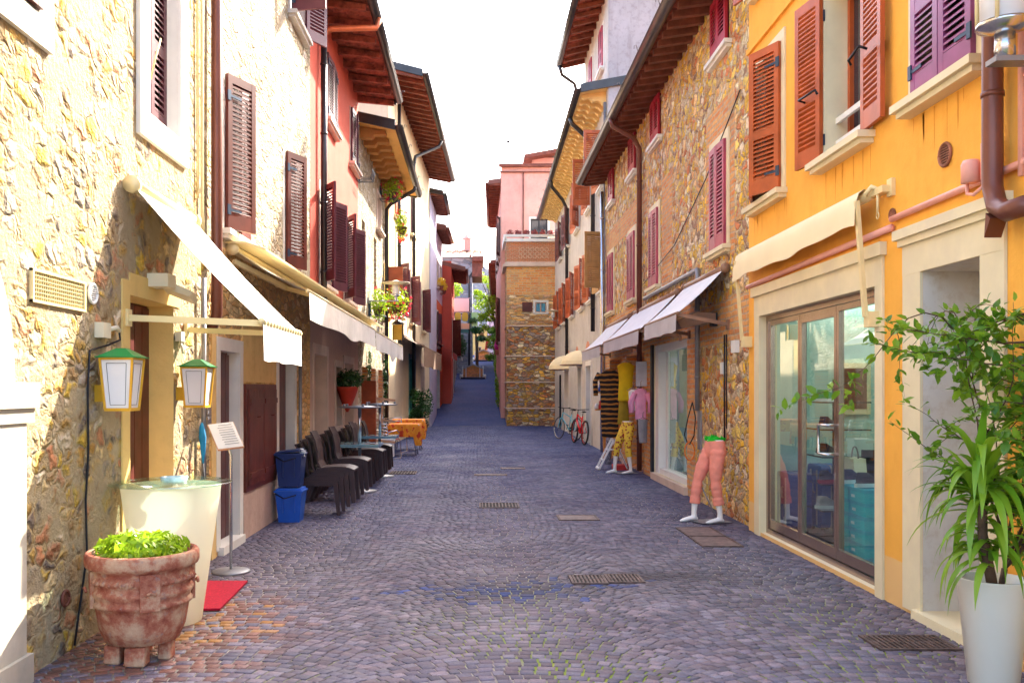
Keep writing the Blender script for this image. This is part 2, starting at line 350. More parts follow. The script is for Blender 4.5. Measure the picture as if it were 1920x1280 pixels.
class House:
    def __init__(s, name, label, cat, f, s0, s1, zb, zt, depth, mat, label_group=None):
        s.f, s.s0, s.s1, s.zb, s.zt, s.depth, s.mat = f, s0, s1, zb, zt, depth, mat
        c = f.p((s0+s1)/2, zb, -depth/2); s.root = empty(name, c, label, cat, label_group); s.holes = []
    def hole(s, a0,a1,z0,z1,hd,rm=None): s.holes.append((a0,a1,z0,z1,hd,rm))
    def part(s, name, mat, mb, parent=None): return mb.build(name, mat, parent or s.root)
    def finish(s, bands=None, extra=None):
        """front wall with true openings and reveals, plus side, back and top faces; bands: [(z, matindex)] splits"""
        f = s.f; mats = [s.mat]+(extra or []); mb = MB(); P = f.p
        cs = sorted({s.s0, s.s1, *[q for h in s.holes for q in h[:2]], *([b[0] for b in (bands or [])] + [b[1] for b in (bands or [])])})
        zs = sorted({s.zb, s.zt, *[q for h in s.holes for q in h[2:4]], *([b[2] for b in (bands or [])] + [b[3] for b in (bands or [])])})
        cs = [c for c in cs if s.s0-1e-6 <= c <= s.s1+1e-6]; zs = [z for z in zs if s.zb-1e-6 <= z <= s.zt+1e-6]
        for i in range(len(cs)-1):
            for j in range(len(zs)-1):
                a, b, c, d = cs[i], cs[i+1], zs[j], zs[j+1]; ma, mz = (a+b)/2, (c+d)/2
                if any(h[0] < ma < h[1] and h[2] < mz < h[3] for h in s.holes): continue
                mi = 0
                for bd in (bands or []):
                    if bd[0] < ma < bd[1] and bd[2] < mz < bd[3]: mi = bd[4]
                mb.add([P(a,c),P(b,c),P(b,d),P(a,d)], [(0,1,2,3) if f.n*(1 if f.axis=='y' else -1) > 0 else (3,2,1,0)], mi)
        for a0,a1,z0,z1,hd,rm in s.holes:
            mi = 0
            if rm is not None:
                if rm not in mats: mats.append(rm)
                mi = mats.index(rm)
            for q in ([P(a0,z0),P(a0,z1),P(a0,z1,-hd),P(a0,z0,-hd)],[P(a1,z0),P(a1,z1),P(a1,z1,-hd),P(a1,z0,-hd)],
                      [P(a0,z0),P(a1,z0),P(a1,z0,-hd),P(a0,z0,-hd)],[P(a0,z1),P(a1,z1),P(a1,z1,-hd),P(a0,z1,-hd)]):
                mb.add(q, [(0,1,2,3)], mi)
        D = s.depth; a0,a1,z0,z1 = s.s0,s.s1,s.zb,s.zt
        for q in ([P(a0,z0),P(a0,z1),P(a0,z1,-D),P(a0,z0,-D)],[P(a1,z0),P(a1,z1),P(a1,z1,-D),P(a1,z0,-D)],
                  [P(a0,z0,-D),P(a1,z0,-D),P(a1,z1,-D),P(a0,z1,-D)],[P(a0,z1),P(a1,z1),P(a1,z1,-D),P(a0,z1,-D)]):
            mb.add(q, [(0,1,2,3)], 0)
        return mb.build('wall', mats, s.root, fix=False)

def leaf(f, hs, sgn, wd, z0, z1, ang, mat, parent, d0=.02, mid=False, pitch=.05, th=.035, plank=False, name='shutter', fitting=True):
    ca, sa = math.cos(ang), math.sin(ang); mb = MB()
    def P(u, z, t): return f.p(hs + sgn*(ca*u) - sgn*sa*t, z, d0 + sa*u + ca*t)
    def B(u0,u1,za,zb,t0,t1,mi=0):
        mb.hexa([P(u0,za,t0),P(u1,za,t0),P(u1,za,t1),P(u0,za,t1),P(u0,zb,t0),P(u1,zb,t0),P(u1,zb,t1),P(u0,zb,t1)], mi)
    sw = min(.065, wd*.2); tr, br = .08, .15
    if plank:
        n = max(3, int((z1-z0)/.22)) if plank == 'h' else max(3, int(wd/.1))
        for i in range(n):
            if plank == 'h': B(0,wd, z0+(z1-z0)*i/n+.006, z0+(z1-z0)*(i+1)/n-.006, 0, th)
            else: B(wd*i/n+.003, wd*(i+1)/n-.003, z0, z1, 0, th)
        B(.02,wd-.02,z0+.01,z1-.01,.004,th-.006)
        for q in (.12,.88): B(0.01,wd-.01,z0+(z1-z0)*q-.03,z0+(z1-z0)*q+.03,-.015,-.001)
    else:
        B(0,sw,z0,z1,0,th); B(wd-sw,wd,z0,z1,0,th); B(sw,wd-sw,z1-tr,z1,.001,th-.001); B(sw,wd-sw,z0,z0+br,.001,th-.001)
        zm = z0 + (z1-z0)*.38
        secs = [(z0+br, z1-tr)]
        if mid: B(sw,wd-sw,zm,zm+.08,.001,th-.001); secs = [(z0+br,zm),(zm+.08,z1-tr)]
        for a, b in secs:
            n = max(2, int((b-a)/pitch))
            for i in range(n):
                c = a + (b-a)*(i+.5)/n; h = pitch*.36; q_ = pitch*.24
                mb.hexa([P(sw,c-h-.004,th*.95),P(wd-sw,c-h-.004,th*.95),P(wd-sw,c+h-.004,.05*th),P(sw,c+h-.004,.05*th),
                         P(sw,c-h+q_,th*.95),P(wd-sw,c-h+q_,th*.95),P(wd-sw,c+h+q_,.05*th),P(sw,c+h+q_,.05*th)])
    o = mb.build(name, mat, parent)
    if fitting:
        ib = MB(); mbk = mb; mb = ib
        for q in (.12,.86):
            mb = MB(); zc = z0+(z1-z0)*q; B(-.015,.03,zc-.05,zc+.05,th,th+.012); B(0,min(.2,wd*.45),zc-.012,zc+.012,th,th+.007)
            mb.build('hinge', BLUEIRON, o)
    return o

def window(h, a0,a1,z0,z1, surround=.12, smat=None, sill=True, leaves=(), shmat=None, hd=.18, pane=None, mid=False, pitch=.05, proud=.02,
           sillext=.14, sillh=.09, sillp=.12, plank=False, topsur=True, fit=True, bars=False):
    f = h.f; smat = smat or MARBLE
    h.hole(a0,a1,z0,z1,hd,smat if surround else None)
    wm = MB(); fw = .05
    f.box(wm,a0+.003,a1-.003,z0+.003,z0+fw,-hd,-hd+.05); f.box(wm,a0+.003,a1-.003,z1-fw,z1-.003,-hd,-hd+.05)
    f.box(wm,a0+.003,a0+fw,z0+fw,z1-fw,-hd,-hd+.05); f.box(wm,a1-fw,a1-.003,z0+fw,z1-fw,-hd,-hd+.05); m = (a0+a1)/2
    f.box(wm,m-.03,m+.03,z0+fw,z1-fw,-hd,-hd+.045)
    W = h.part('window', shmat or SH_BR, wm)
    pm = MB(); f.box(pm,a0,a1,z0,z1,-hd-.03,-hd+.012); pm.build('pane', pane or GLASSD, W)
    if surround:
        sm = MB(); q = surround
        f.box(sm,a0-q,a0,z0,z1,.001,proud); f.box(sm,a1,a1+q,z0,z1,.001,proud)
        if topsur: f.box(sm,a0-q,a1+q,z1,z1+q,.001,proud+.002)
        if not sill: f.box(sm,a0-q,a1+q,z0-q,z0,.001,proud+.002)
        sm.build('frame', smat, W)
    if sill:
        sm = MB(); f.box(sm,a0-sillext,a1+sillext,z0-sillh*.55,z0+.004,-.1,sillp); f.box(sm,a0-sillext+.03,a1+sillext-.03,z0-sillh,z0-sillh*.55,-.05,sillp-.035)
        sm.build('sill', smat, W)
    wd = (a1-a0)/2
    for side, ang in leaves:
        if side == 'n': leaf(f, a0, 1, wd-.005, z0+.02, z1-.01, R(ang), shmat, W, mid=mid, pitch=pitch, plank=plank, fitting=fit, d0=.02 if ang < 90 else .06)
        else: leaf(f, a1, -1, wd-.005, z0+.02, z1-.01, R(ang), shmat, W, mid=mid, pitch=pitch, plank=plank, fitting=fit, d0=.02 if ang < 90 else .06)
    return W

def door(h, a0,a1,z0,z1, surround=.14, smat=None, hd=.3, dmat=None, proud=.015, cornice=False, leafn=True, rmat=None):
    f = h.f; smat = smat or MARBLE; h.hole(a0,a1,z0,z1,hd,rmat or smat)
    mb = MB(); f.box(mb,a0,a1,z0,z1,-hd-.05,-hd)
    n = max(2,int((a1-a0)/.14))
    for i in range(n): f.box(mb,a0+(a1-a0)*i/n+.006,a0+(a1-a0)*(i+1)/n-.006,z0+.02,z1-.02,-hd,-hd+.02)
    D = h.part('door', dmat or DKWOOD, mb)
    hm = MB(); hm.tube([f.p(a0+.1,1.0+z0,-hd+.02),f.p(a0+.1,1.0+z0,-hd+.07),f.p(a0+.2,1.0+z0,-hd+.07)],.01,6); hm.build('handle', YEL, D)
    if surround:
        sm = MB(); q = surround; f.box(sm,a0-q,a0,z0,z1,.001,proud); f.box(sm,a1,a1+q,z0,z1,.001,proud); f.box(sm,a0-q,a1+q,z1,z1+q,.001,proud+.002)
        if cornice: f.box(sm,a0-q-.06,a1+q+.06,z1+q,z1+q+.07,.001,proud+.05); f.box(sm,a0-q-.03,a1+q+.03,z1+q-.05,z1+q,-.02,proud+.025)
        sm.build('frame', smat, D)
    st = MB(); f.box(st,a0-.05,a1+.05,z0-.1,z0+.03,-hd+.001,.06); st.build('threshold', smat, D)
    return D

def wavy(mb, f, a0,a1, d_in,z_in, d_out,z_out, period=.24, amp=.035, steps=4, thick=.02, mi=0, drop=.03, n_per=6):
    """overlapping curved roof tiles as one wavy sheet with stepped courses, seen from above and below"""
    na = max(6, int((a1-a0)/period*n_per))
    for k in range(steps):
        t0, t1 = k/steps, (k+1)/steps+.12/steps
        vs = []; 
        for t, dz in ((t0, 0), (min(1.0,t1), drop)):
            d = d_in+(d_out-d_in)*t; z = z_in+(z_out-z_in)*t+dz-drop*.5
            for lay in (0, thick):
                for i in range(na+1):
                    a = a0+(a1-a0)*i/na; ww = amp*abs(math.sin(math.pi*(a-a0)/period))*1.4
                    vs.append(f.p(a, z+ww+lay, d))
        m = na+1; fs = []
        for i in range(na):
            fs += [(i,i+1,2*m+i+1,2*m+i),(m+i,m+i+1,3*m+i+1,3*m+i),(i,i+1,m+i+1,m+i),(2*m+i,2*m+i+1,3*m+i+1,3*m+i)]
        mb.add(vs, fs, mi, False)

def roof(h, a0,a1, oh, ze, rise=.3, rafters=True, rpitch=.4, rw=.09, rh=.11, tile=TILE, gut=GUTTER, gr=.07, soffit='tile', back=4.5, gutter=True, rmat=None, steps=3, verge=True):
    """eave with overhang oh at height ze; the roof climbs behind"""
    f = h.f; R0 = None
    mb = MB(); zr = ze + rise*oh
    slope = rise
    top = MB(); wavy(top, f, a0,a1, -back, zr+slope*back+.14, oh, ze+.12, steps=max(6,int((oh+back)/.4)), n_per=5)
    rf = h.part('roof', tile, top)
    if soffit == 'tile':
        so_ = MB(); wavy(so_, f, a0,a1, -.05, zr+.02, oh, ze+.03, period=.2, amp=.03, steps=steps, thick=.012, drop=.035)
        so_.build('soffit', tile, rf)
    else:
        so_ = MB(); P = f.p
        so_.hexa([P(a0,zr,-.1),P(a1,zr,-.1),P(a1,ze+.03,oh),P(a0,ze+.03,oh),P(a0,zr+.04,-.1),P(a1,zr+.04,-.1),P(a1,ze+.07,oh),P(a0,ze+.07,oh)])
        so_.build('soffit', soffit, rf)
    if rafters:
        n = int((a1-a0)/rpitch)
        for i in range(n+1):
            for_one = MB(); a = a0+.06+(a1-a0-.12)*i/max(1,n); P = f.p
            for_one.hexa([P(a-rw/2,zr-rh,-.05),P(a+rw/2,zr-rh,-.05),P(a+rw/2,ze-rh*.55,oh-.05),P(a-rw/2,ze-rh*.55,oh-.05),
                          P(a-rw/2,zr+.01,-.05),P(a+rw/2,zr+.01,-.05),P(a+rw/2,ze+.03,oh-.05),P(a-rw/2,ze+.03,oh-.05)])
            for_one.build('rafter', rmat or RAFT, rf)
    if gutter:
        g = MB(); P = f.p; n = 8
        vs = []
        for a in (a0-.03, a1+.03):
            for rr in (gr, gr-.008):
                for j in range(n+1):
                    t = math.pi + math.pi*j/n; vs.append(P(a, ze+.05+gr*.3+rr*math.sin(t), oh+gr*.7+rr*math.cos(t)))
        m = n+1
        fs = [(j,j+1,2*m+j+1,2*m+j) for j in range(n)] + [(m+j,m+j+1,3*m+j+1,3*m+j) for j in range(n)]
        fs += [tuple(range(m)), tuple(range(2*m,3*m))]
        g.add(vs, fs, 0, True); g.tube([P(a0-.03,ze+.05+gr*.3,oh+gr*1.7),P(a1+.03,ze+.05+gr*.3,oh+gr*1.7)],.012,6)
        k = int((a1-a0)/1.6)
        for i in range(k+1):
            a = a0+.3+(a1-a0-.6)*i/max(1,k); c = P(a,ze+.05+gr*.3,oh+gr*1.7); c2 = P(a,ze+.16+gr*.3,oh+gr*2.4)
            g.tube([c,((c[0]+c2[0])/2,c[1],c2[2]),(c2[0],c[1],c2[2]-.02),(c2[0],c[1],c2[2]-.06)],.006,5)
        h.part('gutter', gut, g)
    if verge:
        P = f.p
        for a, s_ in ((a0,-1),(a1,1)):
            v = MB(); aa, bb = sorted((a, a+s_*.05))
            v.hexa([P(aa,zr+slope*back,-back),P(bb,zr+slope*back,-back),P(bb,ze-.02,oh),P(aa,ze-.02,oh),
                    P(aa,zr+slope*back+.2,-back),P(bb,zr+slope*back+.2,-back),P(bb,ze+.19,oh),P(aa,ze+.19,oh)])
            v.build('verge_board', gut, rf)
    return rf

def downpipe(h, pts, r=.045, mat=None, clips=True, name='downpipe'):
    mb = MB(); mb.tube(pts, r, 10)
    p0, p1 = Vector(pts[-2]), Vector(pts[-1])
    if clips and abs(p1.z-p0.z) > 1:
        n = int(abs(p1.z-p0.z)/1.3)+1
        for i in range(n):
            q = p0.lerp(p1, (i+.5)/n); mb.tube([q+Vector((0,0,-.015)), q+Vector((0,0,.015))], r*1.2, 10)
    return h.part(name, mat or GUTTER, mb)

# ================================================================ GROUND
def ramp_z(y): return 0.0 if y < 40 else .106*(min(y, 112)-40)
def ground():
    # wide base sheet reaching the horizon
    t = NT('packed_earth'); c = t.ramp(t.noise(.3,6).outputs[0], [(.3,(.16,.13,.11)),(.7,(.26,.22,.19))]); t.out(c, .95)
    mb = MB(); 
    ys = [-60, 3.2, 40, 112, 900]
    for i in range(4):
        a, b = ys[i], ys[i+1]; mb.add([(-700,a,ramp_z(a)-.05),(700,a,ramp_z(a)-.05),(700,b,ramp_z(b)-.05),(-700,b,ramp_z(b)-.05)], [(0,1,2,3)])
    mb.build('ground', t.mat, None, kind='structure')
    # joint bed under the cobbles: sand, soil and moss
    t = NT('joint_sand_and_moss'); sx = t.n('ShaderNodeSeparateXYZ'); t.link(t.oc(), sx.inputs[0])
    nz = t.noise(1.1, 5, .6).outputs[0]; fine = t.noise(14, 5, .7).outputs[0]
    c = t.ramp(fine, [(.3,(.10,.085,.075)),(.52,(.27,.23,.21)),(.75,(.60,.56,.50))])
    gx = t.ramp(t.math('MULTIPLY', t.math('ADD', sx.outputs[0], 2.5), .2), [(.22,(.2,.2,.2)),(.38,(.8,.8,.8)),(.6,(1,1,1))])
    gy = t.ramp(t.math('MULTIPLY', sx.outputs[1], .1), [(.56,(1,1,1)),(.74,(.3,.3,.3)),(.82,(0,0,0))])
    mk = t.math('MULTIPLY', t.math('MULTIPLY', gx, gy), t.ramp(t.math('ADD', t.math('MULTIPLY', nz, .7), t.math('MULTIPLY', fine, .4)), [(.50,(0,0,0)),(.58,(1,1,1))]))
    g = t.mix(t.noise(6, 3).outputs[0], (.09,.19,.01), (.34,.36,.05))
    c = t.mix(mk, c, g); t.out(c, .95, t.bump(fine, .6, .01))
    mb = MB(); mb.add([(-3.4,-2,-.006),(4.2,-2,-.006),(4.2,40,-.006),(-3.4,40,-.006)], [(0,1,2,3)])
    mb.build('path', t.mat, None, kind='structure')
    # individual setts laid in segmental arcs
    W = 1.86; p = .077; Rr = 1.42; bands = range(-2, 3); nst = 23; gap = .005
    V = []; cols = []
    hx = W/2; th = math.asin(hx/Rr)
    for b in bands:
        xc = .3 + b*W
        for j in range(int((40.6-3.0)/p)):
            y0 = 2.6 + j*p + (.5*p if b % 2 else 0)
            yc = y0 - Rr
            ph = rng.uniform(0,1)
            e = np.linspace(-th, th, nst+1) + rng.normal(0, .0055, nst+1) + (ph-.5)*.04
            e[0] = -th; e[-1] = th
            for i in range(nst):
                a0, a1 = e[i], e[i+1]
                if a1-a0 < .02: continue
                am = (a0+a1)/2; xm = xc+Rr*math.sin(am)
                if xm < -2.9 or xm > 3.75: continue
                g = gap/Rr*(1+rng.uniform(-.3,.8)); r0 = Rr-p/2+gap*.85+rng.normal(0,.0015); r1 = Rr+p/2-gap*.85+rng.normal(0,.0015)
                dz = rng.normal(0,.0009); tl = rng.normal(0,.0006,4)
                q = []
                for rr, aa, k in ((r0,a0+g,0),(r0,a1-g,1),(r1,a1-g,2),(r1,a0+g,3)):
                    q.append((xc+rr*math.sin(aa)+rng.normal(0,.0015), yc+rr*math.cos(aa)+rng.normal(0,.0015), dz+tl[k]))
                q = np.array(q); c = q.mean(0); top = c+(q-c)*.95; top[:,2] = q[:,2]
                mid = q.copy(); mid[:,2] -= .002; bot = q.copy(); bot[:,2] = -.02
                V.append(np.concatenate([top, mid, bot]))
                cols.append((xm, c[1], rng.uniform(), rng.uniform()))
    V = np.array(V); N = len(V); cols = np.array(cols)
    F1 = np.array([[0,1,2,3]]+[[4+i,4+(i+1)%4,(i+1)%4,i] for i in range(4)]+[[8+i,8+(i+1)%4,4+(i+1)%4,4+i] for i in range(4)])
    F = (F1[None]+12*np.arange(N)[:,None,None]).reshape(-1,4)
    me = bpy.data.meshes.new('cobbled_street'); me.vertices.add(N*12); me.vertices.foreach_set('co', V.reshape(-1))
    me.loops.add(len(F)*4); me.loops.foreach_set('vertex_index', F.reshape(-1).astype(np.int32)); me.polygons.add(len(F))
    me.polygons.foreach_set('loop_start', np.arange(0,len(F)*4,4,dtype=np.int32)); me.polygons.foreach_set('loop_total', np.full(len(F),4,dtype=np.int32))
    me.update(calc_edges=True)
    # colour of each stone: mauve, grey and red porphyry; rusty stones by the planter; blue-grey stain by the drain
    x, y, u, v = cols.T
    pal = np.array([(.235,.185,.215),(.19,.165,.20),(.29,.205,.20),(.27,.235,.245),(.22,.15,.155),(.17,.15,.185),(.33,.25,.24)])
    c = pal[(u*len(pal)).astype(int)] * (.75+.5*v)[:,None]
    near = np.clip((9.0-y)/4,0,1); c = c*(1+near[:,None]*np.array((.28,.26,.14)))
    low = np.sin(x*1.7+np.sin(y*.9)*1.3)*.5+np.sin(y*1.3+x*.6)*.5
    c = (c*.55+c.mean(1,keepdims=True)*.45)*(1+.10*low)[:,None]*np.array((.55,.525,.66))
    red = np.clip(1-np.hypot((x+2.1)/1.2, (y-5.9)/1.9), 0, 1); red = np.where(v < red*1.1, 1, 0)*np.clip(red*2,0,1)
    c = c*(1-red[:,None]*.75)+np.array((.25,.10,.06))*(.6+.8*u)[:,None]*red[:,None]*.75
    org = np.clip(1-np.hypot((x+1.75)/.5,(y-6.2)/.7),0,1); org = np.where(u < org*.4, .6, 0)
    c = c*(1-org[:,None])+np.array((.55,.25,.04))*org[:,None]
    d = np.hypot((x-.25-.8*(y-7.2))/1.0, (y-7.25)/.55); blu = np.where(u < np.clip(1.2-d,0,1)*.6, .9, 0)
    c = c*(1-blu[:,None]*(.35+.6*v)[:,None])+np.array((.03,.06,.22))*((.3+.9*v)*(.35+.6*v))[:,None]*blu[:,None]
    d2 = np.hypot((x-1.5)/1.0, (y-7.75-.1*(x-1.5))/.3); dk = np.clip(np.maximum(1.1-d2, .9*(1.15-d)),0,1)
    c = c*(1-.6*dk)[:,None]+dk[:,None]*.25*blu[:,None]*np.array((.0,.05,.3))
    wet = np.clip(1-np.hypot((x+2.3)/1.1,(y-5.6)/1.6),0,1)
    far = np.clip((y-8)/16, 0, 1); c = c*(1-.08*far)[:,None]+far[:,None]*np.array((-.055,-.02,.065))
    c = np.clip(c, .02, .9)
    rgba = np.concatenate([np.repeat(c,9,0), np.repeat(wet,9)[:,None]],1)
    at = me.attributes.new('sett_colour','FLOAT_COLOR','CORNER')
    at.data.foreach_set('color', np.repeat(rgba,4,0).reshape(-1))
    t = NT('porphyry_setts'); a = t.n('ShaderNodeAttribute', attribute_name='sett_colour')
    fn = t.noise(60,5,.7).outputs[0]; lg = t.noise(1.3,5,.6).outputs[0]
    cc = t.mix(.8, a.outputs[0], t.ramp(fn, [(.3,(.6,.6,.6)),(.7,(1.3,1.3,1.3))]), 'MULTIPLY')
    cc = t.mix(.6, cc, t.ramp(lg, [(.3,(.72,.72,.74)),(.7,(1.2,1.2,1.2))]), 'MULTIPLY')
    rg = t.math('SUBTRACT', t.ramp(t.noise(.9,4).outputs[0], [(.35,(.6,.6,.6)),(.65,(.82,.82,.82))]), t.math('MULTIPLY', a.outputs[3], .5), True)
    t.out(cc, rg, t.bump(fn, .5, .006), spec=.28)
    me.materials.append(t.mat)
    o = bpy.data.objects.new('cobbled_street', me); COL.objects.link(o); o['kind'] = 'structure'
    # ramp climbing between the far houses
    t = NT('blue_grey_paving'); c = t.ramp(t.noise(.5,6,.6).outputs[0], [(.3,(.07,.10,.22)),(.7,(.12,.13,.23))])
    c = t.mix(.5, c, t.ramp(t.noise(9,5,.7,t.mapped((1,.35,1))).outputs[0], [(.3,(.6,.6,.65)),(.7,(1.3,1.3,1.3))]), 'MULTIPLY')
    t.out(c, .95, t.bump(t.noise(8,4).outputs[0], .5, .02), spec=.05)
    mb = MB(); 
    for a, b in ((40,58),(58,76),(76,94),(94,112),(112,140)):
        mb.add([(-6,a,ramp_z(a)+.004),(6,a,ramp_z(a)+.004),(6,b,ramp_z(b)+.004),(-6,b,ramp_z(b)+.004)], [(0,1,2,3)])
    mb.build('road', t.mat, None, kind='structure')
ground()

def grate(x, y, wx, wy, label, bars=8, cat='drain grate', plate=False, group=None, axis='x'):
    r = empty('drain_grate' if not plate else 'manhole_cover', (x,y,0), label, cat, group)
    mb = MB(); e = .022; z = .012
    mb.box(x-wx/2,x+wx/2,y-wy/2,y-wy/2+e,-.008,z); mb.box(x-wx/2,x+wx/2,y+wy/2-e,y+wy/2,-.008,z)
    mb.box(x-wx/2,x-wx/2+e,y-wy/2+e,y+wy/2-e,-.008,z); mb.box(x+wx/2-e,x+wx/2,y-wy/2+e,y+wy/2-e,-.008,z)
    mb.build('rim', GRATE, r)
    if plate:
        p = MB(); p.box(x-wx/2+e+.004,x+wx/2-e-.004,y-wy/2+e+.004,y+wy/2-e-.004,-.008,z-.003); p.build('plate', PLATE, r)
    else:
        p = MB(); p.box(x-wx/2+e,x+wx/2-e,y-wy/2+e,y+wy/2-e,-.008,.003); p.build('sump', plain('grate_dark',(.012,.012,.012),.9), r)
        b = MB()
        for i in range(bars):
            c = x-wx/2+e+(wx-2*e)*(i+.5)/bars; b.box(c-.008,c+.008,y-wy/2+e,y+wy/2-e,.003,z-.001)
        b.box(x-wx/2+e,x+wx/2-e,y-.008,y+.008,.0035,z-.002)
        b.build('bars', GRATE, r)
    return r
grate(.93,7.62,.30,.34,'iron drain grate in the dark street stain, left one of the touching pair',8,group='pair of grates in the stain')
grate(1.24,7.66,.30,.34,'iron drain grate in the dark street stain, right one of the touching pair',8,group='pair of grates in the stain')
grate(.3,12.5,.55,.5,'long iron drain grate in the centre of the street beyond the stain',11)
grate(-1.42,17.4,.5,.6,'dark iron drain grate beside the last stack of brown chairs',8)
grate(2.72,5.72,.5,.33,'rusty iron grate near the white step and the tall potted shrub',14)
grate(.25,17.0,.62,.28,'small worn iron cover far down the centre of the street, nearer of two',10,'manhole cover',True)
grate(.72,18.4,.5,.3,'small worn iron cover far down the centre of the street, farther of two',10,'manhole cover',True)
grate(2.50,10.18,.42,.62,'rusty square cover plate nearest the foot of the coral trousered mannequin',1,'manhole cover',True,'two cover plates')
grate(2.50,9.52,.42,.62,'rusty square cover plate nearest the glass shop door',1,'manhole cover',True,'two cover plates')
grate(1.25,11.3,.5,.45,'plain dark cover plate in the cobbles right of the centre grate',1,'manhole cover',True)

# ================================================================ LEFT HOUSES
XL = -2.5
def LY(px): return 4250/(895-px)
# --- L1 near rubble house
fL = Fac(XL, 0, XL, 40, 1)
h = House('stone_house','rubble stone house at the left front with white framed windows and green lanterns','house',fL,2.5,8.45,-.02,9.5,6,S_L1)
window(h,3.5,5.12,3.72,5.3,.17,MARBLE,False,[('n',0),('f',0)],SH_BR,.12,proud=.03)
W = window(h,6.84,7.55,3.68,5.35,.20,MARBLE,False,[],SH_BR,.2,proud=.035)
leaf(fL,6.84,1,.35,3.69,5.33,0,SH_PL,W,d0=-.12,mid=True,fitting=False); leaf(fL,7.55,-1,.35,3.69,5.33,0,SH_PL,W,d0=-.12,mid=True,fitting=False)  # brown leaves given darker plum paint, putting recess shade into their colour
mb = MB(); mb.tube([fL.p(7.08,4.02,-.05),fL.p(7.1,4.2,-.02),fL.p(7.14,4.33,0.0),fL.p(7.19,4.38,-.01)],[.012,.014,.012,.006],6,ell=.5); mb.build('window_latch', AWNM, W)
door(h,6.50,7.46,0,2.28,.0,None,.22,DKWOOD,leafn=True,rmat=YELW)
mb = MB(); fL.box(mb,6.36,6.50,0,2.38,.001,.012); fL.box(mb,6.50,7.60,2.28,2.44,.001,.010); mb.build('door_surround', YELW, h.root)
# arched stone portal at the frame edge
mb = MB(); P = fL.p
fL.box(mb,4.62,4.94,.16,1.42,0,.045); fL.box(mb,4.60,4.97,-.01,.16,0,.07)
fL.box(mb,4.58,5.0,1.42,1.50,0,.06); fL.box(mb,4.56,5.02,1.50,1.64,0,.08)
cy, rr = 3.75, .84
for i in range(10):
    a0_, a1_ = math.pi/2*i/10, math.pi/2*(i+1)/10
    q = [(cy+rr*math.cos(a),1.64+rr*math.sin(a)*1.05) for a in (a0_,a1_)]; q2 = [(cy+(rr+.2)*math.cos(a),1.64+(rr+.2)*math.sin(a)*1.05) for a in (a0_,a1_)]
    mb.hexa([P(q[0][0],q[0][1],0),P(q2[0][0],q2[0][1],0),P(q2[0][0],q2[0][1],.06),P(q[0][0],q[0][1],.06),P(q[1][0],q[1][1],0),P(q2[1][0],q2[1][1],0),P(q2[1][0],q2[1][1],.06),P(q[1][0],q[1][1],.06)])
mb.build('portal', plain('worn_portal_stone',(.52,.46,.37),.75,var=.15,scale=4,bump=.3,alt=(.5,.42,.3)), h.root)
h.hole(2.9,4.62,0,1.62,.25,None)
mb = MB(); fL.box(mb,2.9,4.62,-.01,1.64,-.3,-.25); 
for k in range(8): fL.box(mb,2.92+.21*k,3.11+.21*k,0,1.6,-.25,-.23)
mb.build('portal_door', DKWOOD, h.root)
h.finish()
# vent grille, round vent, small low vent
def vent(f, a0,a1,z0,z1, hroot, mat, nx, nz):
    mb = MB(); f.box(mb,a0,a1,z0,z0+.015,0,.02); f.box(mb,a0,a1,z1-.015,z1,0,.02); f.box(mb,a0,a0+.02,z0,z1,0,.021); f.box(mb,a1-.02,a1,z0,z1,0,.021)
    for i in range(nz): zc = z0+(z1-z0)*(i+.5)/nz; f.box(mb,a0+.01,a1-.01,zc-.002,zc+.002,.004,.012)
    for i in range(nx): ac = a0+(a1-a0)*(i+.5)/nx; f.box(mb,ac-.0015,ac+.0015,z0+.01,z1-.01,.003,.010)
    o = mb.build('vent_grille', mat, hroot)
    b = MB(); f.box(b,a0+.01,a1-.01,z0+.01,z1-.01,.0005,.003); b.build('vent_backing', plain('vent_dark',(.05,.03,.01),.9), o)
vent(fL,5.06,5.75,2.09,2.28,h.root,AWNM,26,8)
def round_vent(f,a,z,r,root,mat,d=0):
    mb = MB(); n = 20; P = f.p
    ring = [(math.cos(2*math.pi*j/n), math.sin(2*math.pi*j/n)) for j in range(n)]
    mb.tube([P(a+r*c,z+r*s,.012) for c,s in ring]+[P(a+r,z,.012)],.010,6)
    k = 9
    for i in range(1,k): 
        zz = -r+2*r*i/k; wv = math.sqrt(r*r-zz*zz); f.box(mb,a-wv,a+wv,z+zz-.004,z+zz+.004,.002,.014)
    o = mb.build('round_vent', mat, root)
    b = MB(); b.add([P(a+r*c,z+r*s,.0015) for c,s in ring],[tuple(range(n))]); b.build('vent_backing', plain('vent_dark2',(.03,.025,.02),.9), o)
round_vent(fL,5.87,2.22,.062,h.root,WPLAS)
round_vent(fL,5.48,.34,.045,h.root,RAFT)
# corner downpipe and conduit
downpipe(h,[P(8.42,9.5,.08),P(8.42,2.30,.08),P(8.42,2.16,.03)],.052,PIPEBR)
mb = MB(); mb.tube([P(8.14,9.4,.03),P(8.14,3.2,.03),P(8.2,2.9,.03)],.015,8); mb.tube([P(8.05,9.0,.02),P(8.02,6,.02),P(8.05,3.3,.02)],.012,6); mb.build('conduit', AWNM, h.root)
mb = MB(); mb.tube([P(8.12,2.6,.05),P(8.12,.6,.05)],.022,8); mb.build('standpipe', PIPEGR, h.root)
mb = MB(); fL.box(mb,8.32,8.44,1.28,1.56,0,.025); 
for k in range(4): fL.box(mb,8.35,8.41,1.32+.055*k,1.35+.055*k,.025,.03)
mb.build('doorbell_panel', CHROME, h.root)
